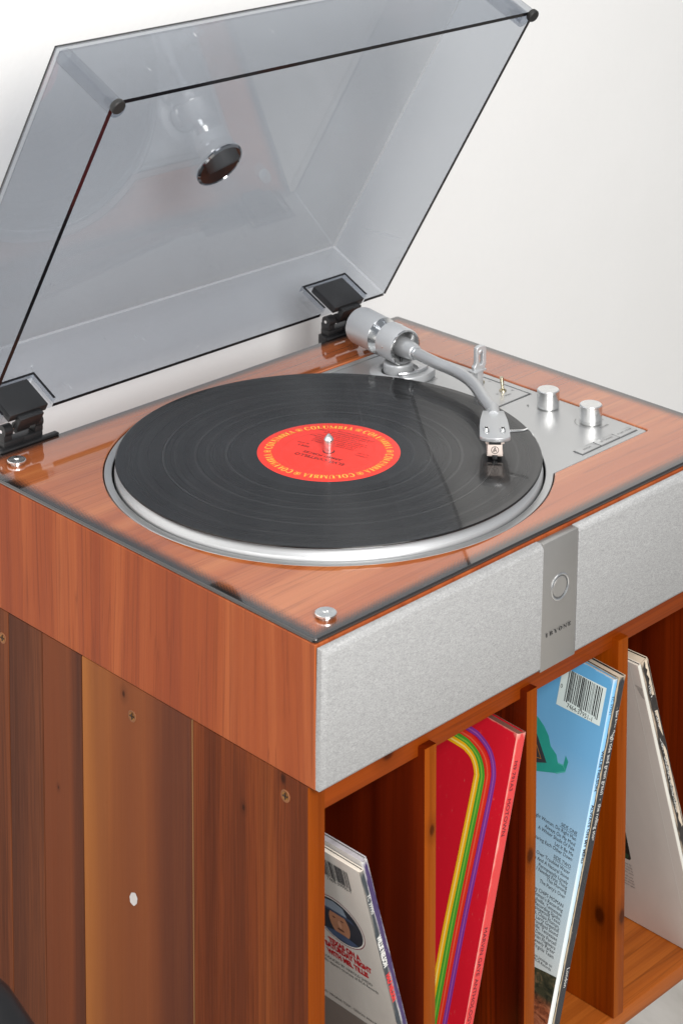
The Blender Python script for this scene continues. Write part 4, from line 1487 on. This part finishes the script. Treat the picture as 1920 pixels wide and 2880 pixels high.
# red sleeve with the rainbow bend
red_c = sleeve_mat('crimson_printed_card', (0.60, 0.008, 0.022), (0.78, 0.40, 0.32), 0.75, 0.267, 0.30, seed=1.0)
red_s = sleeve_mat('red_printed_spine', (0.66, 0.045, 0.045), (0.82, 0.62, 0.50), 0.55, 0.267, 0.30, spine=0.0086, seed=2.0)
red_o, red_h = sleeve('record_sleeve', (0.1825, -0.002, -0.1268), (0.1263, 0.010, -0.388), 0.0086, red_c, (red_s, plain('brown_card', (0.20, 0.085, 0.06), 0.7, vary=0.2)), 'red record sleeve with curved rainbow stripes, leaning in the second compartment')
tracks = {
    'purple': [(-0.0750, -0.0132), (-0.0397, -0.0134), (-0.0295, -0.0148), (-0.0196, -0.0203), (-0.0140, -0.0303), (-0.0130, -0.0444), (-0.0144, -0.0905), (-0.0158, -0.1321), (-0.0166, -0.1952), (-0.0168, -0.262)],
    'orange': [(-0.0750, -0.0182), (-0.0440, -0.0182), (-0.0340, -0.0194), (-0.0245, -0.0240), (-0.0192, -0.0320), (-0.0180, -0.0440), (-0.0193, -0.0926), (-0.0205, -0.1389), (-0.0208, -0.1972), (-0.0210, -0.262)],
    'green': [(-0.0750, -0.0222), (-0.0450, -0.0222), (-0.0365, -0.0234), (-0.0285, -0.0275), (-0.0236, -0.0350), (-0.0226, -0.0460), (-0.0241, -0.0952), (-0.0252, -0.1410), (-0.0253, -0.1952), (-0.0255, -0.262)],
    'yellow': [(-0.0750, -0.0258), (-0.0460, -0.0258), (-0.0385, -0.0268), (-0.0322, -0.0300), (-0.0277, -0.0370), (-0.0270, -0.0460), (-0.0283, -0.0967), (-0.0296, -0.1386), (-0.0299, -0.1778), (-0.0300, -0.262)]}
inkc = {'purple': ((0.22, 0.035, 0.27), (0.34, 0.09, 0.36)), 'orange': ((0.72, 0.030, 0.014), (0.80, 0.11, 0.06)), 'green': ((0.07, 0.33, 0.03), (0.22, 0.50, 0.05)), 'yellow': ((0.90, 0.46, 0.01), (0.95, 0.72, 0.20))}
for i, (k, wdt) in enumerate((('purple', 0.0040), ('orange', 0.0049), ('green', 0.0049), ('yellow', 0.0045))):
    p = Print()
    c1, c2 = inkc[k]
    sp_ = spline(tracks[k], 8)
    p.strip(sp_, wdt, ZPR + 0.00002 * i, 0)
    p.strip(sp_, wdt * 0.24, ZPR + 0.00012, 1)
    o = p.make('printed_stripe', [plain(k + '_ink', c1, 0.42, vary=0.1), plain(k + '_highlight_ink', c2, 0.42, vary=0.1)], red_o, COVER)
p = Print()
p.text('M9 791A3', 0.018, -0.0026, 0.0048, z=0, bold=0.0)
p.text('MOTOWN', 0.043, -0.0026, 0.0052, z=0)
p.text('MARVIN GAYE ANTHOLOGY', 0.128, -0.0026, 0.0050, z=0)
p.make('spine_lettering', plain('maroon_ink', (0.07, 0.008, 0.02), 0.5), red_o, spine_frame(-0.0040))

# blue sleeve with barcode and track list
BG = [(0.0, (0.11, 0.36, 0.62)), (0.22, (0.16, 0.40, 0.65)), (0.40, (0.30, 0.50, 0.68)), (0.58, (0.46, 0.60, 0.68)), (0.80, (0.60, 0.62, 0.60))]
blue_c = sleeve_mat('sky_blue_printed_card', (0.2, 0.4, 0.6), (0.62, 0.72, 0.78), 0.55, 0.2725, 0.10, BG, seed=3.0)
BG2 = [(a, [min(1, v * 1.25 + 0.06) for v in c]) for a, c in BG]
blue_s = sleeve_mat('pale_blue_printed_spine', (0.3, 0.5, 0.7), (0.70, 0.64, 0.54), 0.6, 0.2725, 0.25, BG2, spine=0.0046, seed=4.0)
BT, BB = (0.2737, -0.010, -0.1209), (0.2233, 0.010, -0.388)
blue_o, blue_h = sleeve('record_sleeve', BT, BB, 0.0046, blue_c, (blue_s, CARD), 'sky blue record sleeve with white barcode, leaning in the third compartment')
p = Print()
p.poly([(-0.0432, -0.0098), (-0.0048, -0.0080), (-0.0048, -0.0346), (-0.0432, -0.0366)], ZPR)
p.make('barcode_patch', plain('pale_mint_ink', (0.66, 0.76, 0.74), 0.45), blue_o, COVER)


def bars(p, x0, x1, y0, y1, z, rnd, slope=0.0, n=44):
    x = x0
    while x < x1:
        wdt = rnd.choice((0.00025, 0.00025, 0.0005, 0.0005, 0.00075, 0.00095))
        long = 0.0012 if (x - x0 < 0.002 or x1 - x < 0.0025 or abs(x - (x0 + x1) / 2) < 0.0011) else 0.0
        p.rect(x, min(x + wdt, x1), y0 - long, y1, z)
        x += wdt + rnd.choice((0.0003, 0.0003, 0.0005, 0.0008))


p = Print()
bars(p, -0.0374, -0.0072, -0.0304, -0.0094, ZPR + 0.0001, random.Random(3))
p.text('7464-37951-1', -0.0226, -0.0346, 0.0044, 'CENTER', z=ZPR + 0.0001, sx=0.94)
p.text('0', -0.0414, -0.0242, 0.0042, 'CENTER', z=ZPR + 0.0001)
p.make('barcode', M['ink'], blue_o, COVER)
p = Print()
teal = [(-0.0900, -0.0460), (-0.0700, -0.0480), (-0.0558, -0.0520), (-0.0496, -0.0553), (-0.0442, -0.0600), (-0.0411, -0.0657), (-0.0350, -0.0690), (-0.0325, -0.0738), (-0.0278, -0.0730), (-0.0272, -0.0660), (-0.0243, -0.0690), (-0.0252, -0.0762), (-0.0326, -0.0809), (-0.0478, -0.0868), (-0.0900, -0.1000)]
p.poly(teal, ZPR)
p.poly([(-0.0700, -0.0560), (-0.0560, -0.0610), (-0.0418, -0.0780), (-0.0500, -0.0816), (-0.0900, -0.0940), (-0.0900, -0.0600)], ZPR + 0.0001, 1)
p.strip([(-0.056, -0.0660), (-0.0470, -0.0775), (-0.0600, -0.0800)], 0.0006, ZPR + 0.0002, 2)
p.strip([(-0.0325, -0.0738), (-0.0278, -0.0732), (-0.0252, -0.0762), (-0.0326, -0.0809)], 0.0009, ZPR + 0.0001, 3)
p.make('printed_shape', [plain('teal_ink', (0.025, 0.30, 0.24), 0.45, vary=0.25), M['ink_soft'], plain('ochre_ink', (0.45, 0.20, 0.03), 0.5), plain('light_teal_ink', (0.07, 0.42, 0.36), 0.45)], blue_o, COVER)
lines = [('SIDE ONE', -.1123), ('Do Right Woman, Do Right Man', -.1161), ('Always On My Mind', -.1199), ('A Whiter Shade Of Pale', -.1233), ('Let It Be Me', -.1270), ('Staring Each Other Down', -.1303), ('SIDE TWO', -.1356), ('Bridge Over Troubled Water', -.1397), ('Old Fords And A Natural Stone', -.1434), ('Permanently Lonely', -.1470), ('The Last Thing I Needed First Thing', -.1500), ('This Morning', -.1530), ("The Party's Over", -.1568), ('Produced by CHIPS MOMAN', -.1631), ("Recorded at Chips Moman's Recording", -.1663), ('Studio, Nashville, Tennessee', -.1696), ('and Pedernales Recording Studio,', -.1725), ('Spicewood, Texas', -.1751), ('Engineers, Chips Moman,', -.1780), ('David Cherry, and Larry Greenhill', -.1808), ('Mixed at Woodland Sound', -.1837), ('Nashville, Tennessee', -.1867), ('Mastering: Denny Purcell', -.1900), ('Photos: Brian Hagiwara', -.1929), ('Design: Beverly Parker', -.1959), ('Virginia Team', -.1992), ('Waylon Jennings on', -.2053), ('courtesy of RCA Records.', -.2079)]
p = Print()
for s, y in lines:
    sz = 0.0036 if y > -0.2 else 0.0029
    p.text(s, -0.0061, y, sz, 'RIGHT', z=ZPR, sx=0.92)
    if s.startswith('SIDE'):
        p.strip([(-0.0215, y - 0.0007), (-0.0061, y - 0.0007)], 0.00022, ZPR)
p.make('track_list', M['ink_soft'], blue_o, COVER)
p = Print()
p.poly([(-0.20, -0.222), (-0.12, -0.216), (-0.06, -0.2165), (-0.0250, -0.2128), (-0.0193, -0.2120), (-0.0120, -0.2108), (-0.0010, -0.2092), (-0.0010, -0.2700), (-0.20, -0.2700)], ZPR)


def picture_mat():
    m, nt, b = new_mat('dark_landscape_print')
    f = noise(nt, coords(nt, (90, 160, 90)), 1, 5, 0.7, 0.8)
    tc = nd(nt, 'TexCoord')
    s_ = nd(nt, 'SeparateXYZ')
    lk(nt, tc.outputs['Object'], s_.inputs[0])
    low = ramp(nt, math_n(nt, 'MULTIPLY', s_.outputs[1], -1.0), [(0.2285, 0.0), (0.2320, 1.0)])
    a = ramp(nt, f, [(0.35, (0.012, 0.016, 0.010)), (0.55, (0.06, 0.055, 0.03)), (0.72, (0.22, 0.13, 0.07))])
    bb = ramp(nt, f, [(0.35, (0.07, 0.02, 0.012)), (0.52, (0.30, 0.085, 0.035)), (0.7, (0.50, 0.20, 0.11))])
    lk(nt, mixc(nt, low, a, bb), b.inputs['Base Color'])
    setin(b, Roughness=0.45)
    return m


p.make('printed_picture', picture_mat(), blue_o, COVER)
p = Print()
p.text('FC 37951', 0.012, -0.0012, 0.0034, z=0)
p.text('WILLIE NELSON', 0.050, -0.0012, 0.0040, z=0, bold=0.0001)
p.text('ALWAYS ON MY MIND', 0.088, -0.0012, 0.0040, z=0, bold=0.0001)
p.make('spine_lettering', M['ink_soft'], blue_o, spine_frame(-0.0022))

# black sleeve pressed against the blue one
blk_c = sleeve_mat('black_printed_card', (0.02, 0.02, 0.024), (0.50, 0.42, 0.30), 0.85, 0.27, 0.3, seed=5.0)
blk_s = sleeve_mat('worn_black_printed_spine', (0.022, 0.024, 0.030), (0.55, 0.46, 0.33), 0.9, 0.27, 0.55, spine=0.0078, seed=6.0)
blk_o, blk_h = sleeve('record_sleeve', BT, BB, 0.0078, blk_c, (blk_s, CARD), 'worn black-spined record sleeve pressed behind the sky blue one', shift=0.0049, drop=-0.0010, ragged=0.0007, fwd=0.0004)
p = Print()
p.text('big hits (high tide and green grass)  -  the rolling stones', 0.024, -0.0017, 0.0050, z=0, sx=0.86)
p.text('London', 0.205, -0.0017, 0.0046, z=0)
p.make('spine_lettering', M['ink_white'], blk_o, spine_frame(-0.0048))
p = Print()
rnd = random.Random(4)
edge = [(i * 0.0027, -0.0014 + rnd.uniform(-0.0006, 0.0006)) for i in range(100)]
p.poly([(a, -b) for a, b in [(x_, y_) for x_, y_ in edge]][::-1] + [(0.0, 0.0), (0.267, 0.0)][::-1] if False else [(0, 0)] + [(0.267, 0)] + [(a, b) for a, b in edge[::-1]])
p.make('torn_edge', plain('torn_tan_card', (0.46, 0.37, 0.25), 0.75, vary=0.5, grain=0.4), blk_o, spine_frame(-0.0001))

# off-white sleeve and its black companion in the last compartment
OT, OB = (0.3138, 0.0, -0.1299), (0.3975, 0.0, -0.3882)
off_c = sleeve_mat('off_white_printed_card', (0.60, 0.555, 0.51), (0.78, 0.76, 0.70), 0.5, 0.27, 0.12, seed=7.0)
off_s = sleeve_mat('off_white_spine_card', (0.68, 0.66, 0.60), (0.82, 0.80, 0.72), 0.5, 0.27, 0.3, spine=0.003, seed=8.0)
off_o, off_h = sleeve('record_sleeve', OT, OB, 0.0030, off_c, (off_s, CARD_PALE), 'off-white record sleeve leaning to the left in the last compartment')
p = Print()
p.poly([(-0.10, -0.120), (-0.0560, -0.150), (-0.0507, -0.1722), (-0.0516, -0.2030), (-0.0535, -0.2052), (-0.10, -0.2075)], ZPR)
p.poly([(-0.10, -0.190), (-0.066, -0.197), (-0.0530, -0.2000), (-0.0545, -0.2040), (-0.10, -0.206)], ZPR + 0.0001, 1)
p.make('printed_picture', [plain('near_black_picture_ink', (0.014, 0.018, 0.014), 0.45, vary=0.3), plain('deep_green_ink', (0.025, 0.07, 0.035), 0.5, vary=0.5)], off_o, COVER)
p = Print()
for i in range(4):
    p.text(('all songs written by', 'recorded and mixed', 'with many thanks to', 'everyone who came')[i], -0.0530, -0.2112 - 0.0030 * i, 0.0023, 'RIGHT', z=ZPR, shear=0.3)
for i in range(4):
    p.text(('side one', 'the long way round', 'morning on the hill', 'home again')[i], -0.0545, -0.2245 - 0.0030 * i, 0.0023, 'RIGHT', z=ZPR, shear=0.3)
for i in range(9):
    p.cut()
    p.strip([(-0.0075 + 0.0005 * i, -0.0196 - 0.0011 * i), (-0.0012, -0.0206 - 0.0011 * i)], 0.00025, ZPR)
p.cut()
p.strip([(-0.0085, -0.004), (-0.0105, -0.268)], 0.0003, ZPR, 1)
p.make('cover_lettering', [M['ink_grey'], plain('pale_crease', (0.74, 0.72, 0.68), 0.6)], off_o, COVER)
bk4_c = sleeve_mat('black_card_last', (0.018, 0.017, 0.018), (0.60, 0.50, 0.40), 0.9, 0.27, 0.3, seed=9.0)
bk4_s = sleeve_mat('scuffed_black_spine_last', (0.020, 0.016, 0.015), (0.62, 0.50, 0.38), 0.95, 0.27, 0.45, spine=0.0075, seed=10.0)
bk4_o, _ = sleeve('record_sleeve', OT, OB, 0.0075, bk4_c, (bk4_s, CARD), 'black record sleeve with torn cream edge, behind the off-white one', shift=0.0034, drop=0.0008, ragged=0.0009)
p = Print()
p.text('THE WHO  QUADROPHENIA  -  ORIGINAL SOUNDTRACK', 0.020, -0.0014, 0.0044, z=0.0)
p.make('spine_lettering', M['ink_white'], bk4_o, spine_frame(-0.0030))
p = Print()
rnd = random.Random(9)
edge = [(i * 0.0027, -0.0020 + rnd.uniform(-0.0009, 0.0009)) for i in range(100)]
p.poly([(0, 0)] + [(0.267, 0)] + edge[::-1])
p.make('torn_edge', plain('torn_cream_card', (0.62, 0.52, 0.40), 0.75, vary=0.45, grain=0.4), bk4_o, spine_frame(-0.0055))

# white sleeve in the first compartment, and the torn one behind it
WT, WB = (0.0197, -0.018, -0.1427), (0.0909, -0.018, -0.3881)
wh_c = sleeve_mat('white_printed_card', (0.60, 0.575, 0.53), (0.80, 0.70, 0.55), 0.55, 0.255, 0.10, seed=11.0)
wh_s = sleeve_mat('slate_printed_spine', (0.035, 0.045, 0.055), (0.50, 0.45, 0.38), 0.5, 0.255, 0.25, spine=0.0036, seed=12.0)
wh_o, _ = sleeve('record_sleeve', WT, WB, 0.0036, wh_c, (wh_s, CARD_PALE), 'white record sleeve with oval portrait and red lettering in the first compartment')
p = Print()
bars(p, -0.0420, -0.0128, -0.0200, -0.0068, ZPR, random.Random(8))
p.text('7464-39990-1', -0.0130, -0.0232, 0.0040, 'RIGHT', z=ZPR, sx=0.94)
for i, s in enumerate(('PRODUCED BY HAROLD SHEDD', 'Mel Tillis appears courtesy of RCA Records')):
    p.text(s, -0.0155 + 0.004 * i, -0.0972 - 0.0036 * i, 0.0034, 'RIGHT', z=ZPR, sx=0.9)
p.text('ART DIRECTION: VIRGINIA TEAM - DESIGN: ANN MORTON', -0.0110, -0.1318, 0.0031, 'RIGHT', z=ZPR, sx=0.9)
p.make('cover_lettering', M['ink_soft'], wh_o, COVER)
p = Print()
for s, x_, y_, sz in (('TEXAS ON A', -0.0215, -0.0805, 0.0058), ('SATURDAY NIGHT', -0.0132, -0.0856, 0.0058), ('WITH MEL TILLIS', -0.0175, -0.0916, 0.0058)):
    p.text(s, x_, y_, sz, 'RIGHT', z=ZPR, sx=0.82, bold=0.00035)
p.make('title_lettering', M['ink_red'], wh_o, COVER)
p = Print()
oc = (-0.0345, -0.0562)
ov = [(oc[0] + 0.0218 * cos(a), oc[1] + 0.0172 * sin(a)) for a in [2 * PI * i / 48 for i in range(48)]]
p.poly(ov, ZPR)
p.strip(ov, 0.0007, ZPR + 0.0001, 1, closed=True)
p.strip([(oc[0] + 0.0228 * cos(a), oc[1] + 0.0181 * sin(a)) for a in [2 * PI * i / 48 for i in range(48)]], 0.0005, ZPR, 2, closed=True)


def blob(cx_, cy_, rx_, ry_, rot=0.0, n=24):
    out = []
    for i in range(n):
        a = 2 * PI * i / n
        u, v = rx_ * cos(a), ry_ * sin(a)
        out.append((cx_ + u * cos(rot) - v * sin(rot), cy_ + u * sin(rot) + v * cos(rot)))
    return out


p.poly(blob(oc[0] + 0.001, oc[1] - 0.0018, 0.0088, 0.0112), ZPR + 0.0001, 3)
p.poly(blob(oc[0] + 0.0085, oc[1] - 0.002, 0.0014, 0.0026), ZPR + 0.00012, 3)
p.poly([(oc[0] - 0.0100, oc[1] + 0.0068), (oc[0] + 0.0105, oc[1] + 0.0072), (oc[0] + 0.0080, oc[1] + 0.0140), (oc[0], oc[1] + 0.0158), (oc[0] - 0.0080, oc[1] + 0.0140)], ZPR + 0.0002, 4)
p.poly([(oc[0] - 0.0160, oc[1] + 0.0046), (oc[0] - 0.006, oc[1] + 0.0060), (oc[0] + 0.008, oc[1] + 0.0062), (oc[0] + 0.0165, oc[1] + 0.0052), (oc[0] + 0.0135, oc[1] + 0.0082), (oc[0] - 0.0135, oc[1] + 0.0076)], ZPR + 0.00024, 5)
p.poly([(oc[0] - 0.0150, oc[1] - 0.0118), (oc[0] - 0.005, oc[1] - 0.0098), (oc[0] + 0.005, oc[1] - 0.0098), (oc[0] + 0.0150, oc[1] - 0.0115), (oc[0] + 0.008, oc[1] - 0.0156), (oc[0] - 0.008, oc[1] - 0.0156)], ZPR + 0.0002, 6)
p.poly(blob(oc[0] + 0.0012, oc[1] - 0.0022, 0.0016, 0.0030), ZPR + 0.00016, 7)
for sx_ in (-0.0030, 0.0042):
    p.poly(blob(oc[0] + sx_, oc[1] + 0.0018, 0.0014, 0.0006), ZPR + 0.00016, 8)
p.poly(blob(oc[0] + 0.0010, oc[1] - 0.0064, 0.0030, 0.0008), ZPR + 0.00016, 8)
p.make('oval_portrait', [plain('dark_backdrop_ink', (0.030, 0.034, 0.045), 0.45, vary=0.4), M['ink_white'], plain('red_blue_rule', (0.22, 0.02, 0.05), 0.5), plain('skin_tone_ink', (0.40, 0.19, 0.11), 0.45, vary=0.25), plain('pale_blue_hat_ink', (0.24, 0.29, 0.35), 0.45, vary=0.2), plain('navy_hat_ink', (0.05, 0.07, 0.12), 0.45), plain('denim_ink', (0.06, 0.09, 0.16), 0.45, vary=0.3), plain('light_skin_ink', (0.52, 0.28, 0.18), 0.45), plain('brown_shadow_ink', (0.11, 0.045, 0.03), 0.45)], wh_o, COVER)
p = Print()
p.poly([(-0.20, -0.1530), (-0.0701, -0.1412), (-0.0282, -0.1352), (-0.0010, -0.1320), (-0.0010, -0.2550), (-0.20, -0.2550)], ZPR - 0.00004)
p = Print()
p.rect(-0.20, -0.0012, -0.2550, -0.1362, ZPR)
p.make('grey_printed_band', plain('warm_grey_ink', (0.20, 0.175, 0.155), 0.5, vary=0.08), wh_o, COVER)
p = Print()
p.text('FC 39990', 0.0185, -0.0011, 0.0036, z=0)
p.text('WILLIE NELSON', 0.0500, -0.0014, 0.0046, z=0, sx=0.72, bold=0.0002)
p.make('spine_lettering', M['ink_white'], wh_o, spine_frame(-0.0018))
p = Print()
p.text('HALF NELSON', 0.0790, -0.0014, 0.0046, z=0, sx=0.72, bold=0.0002)
p.make('spine_title', plain('bright_red_ink', (0.70, 0.03, 0.03), 0.5), wh_o, spine_frame(-0.0018))
torn_c = sleeve_mat('white_violet_printed_card', (0.62, 0.60, 0.58), (0.80, 0.78, 0.72), 0.8, 0.255, 0.3, seed=14.0)
torn_s = sleeve_mat('torn_violet_spine', (0.05, 0.03, 0.11), (0.78, 0.76, 0.72), 0.95, 0.255, 0.7, spine=0.0044, seed=15.0)
torn_o, _ = sleeve('record_sleeve', WT, WB, 0.0044, torn_c, (torn_s, plain('navy_frayed_card', (0.36, 0.34, 0.36), 0.7, vary=0.6, grain=0.4)), 'frayed violet and white record sleeve right behind the white portrait sleeve', shift=0.0042, drop=-0.0040, ragged=0.0011, fwd=-0.0012)

# ================================================================== black chair edge in the near corner
ch = MB()
prof = []
ns, nr = 28, 14
ce = Vector((-0.318, 0.025, -0.155))
vs, fs = [], []
for i in range(nr + 1):
    ph = -PI / 2 + PI * i / nr
    for k in range(ns):
        a = 2 * PI * k / ns

        def sgp(v, e):
            return math.copysign(abs(v) ** e, v)
        vs.append((0.122 * cos(ph) * cos(a), 0.045 * cos(ph) * sin(a), 0.126 * sin(ph)))
for i in range(nr):
    for k in range(ns):
        k2 = (k + 1) % ns
        fs.append((i * ns + k, i * ns + k2, (i + 1) * ns + k2, (i + 1) * ns + k))
chair = empty('chair', (ce.x, ce.y, ZF))
chair.rotation_euler = (0, 0, -0.7755)
tag(chair, 'black rounded chair back at the lower left corner, out of focus', 'chair')
back = MB().add(vs, fs).build('backrest', plain('black_leatherette', (0.008, 0.008, 0.009), 0.42, spec=0.4, grain=0.1), chair, smooth=True)
back.location = (0, 0, ce.z - ZF)
MB().box(-0.19, 0.19, -0.44, -0.03, 0.345, 0.395).build('seat', M['black'], chair, bevel=0.018)
for (a, b) in ((-0.16, -0.06), (0.16, -0.06), (-0.16, -0.41), (0.16, -0.41)):
    MB().tube([(a * 1.1, b, 0.0), (a, b, 0.347)], 0.011, 12).build('leg', M['black'], chair, smooth=True)
for a in (-0.06, 0.06):
    MB().tube([(a, -0.05, 0.37), (a, -0.005, 0.43), (a, 0.0, 0.50)], 0.010, 12).build('back_support', M['black'], chair, smooth=True)
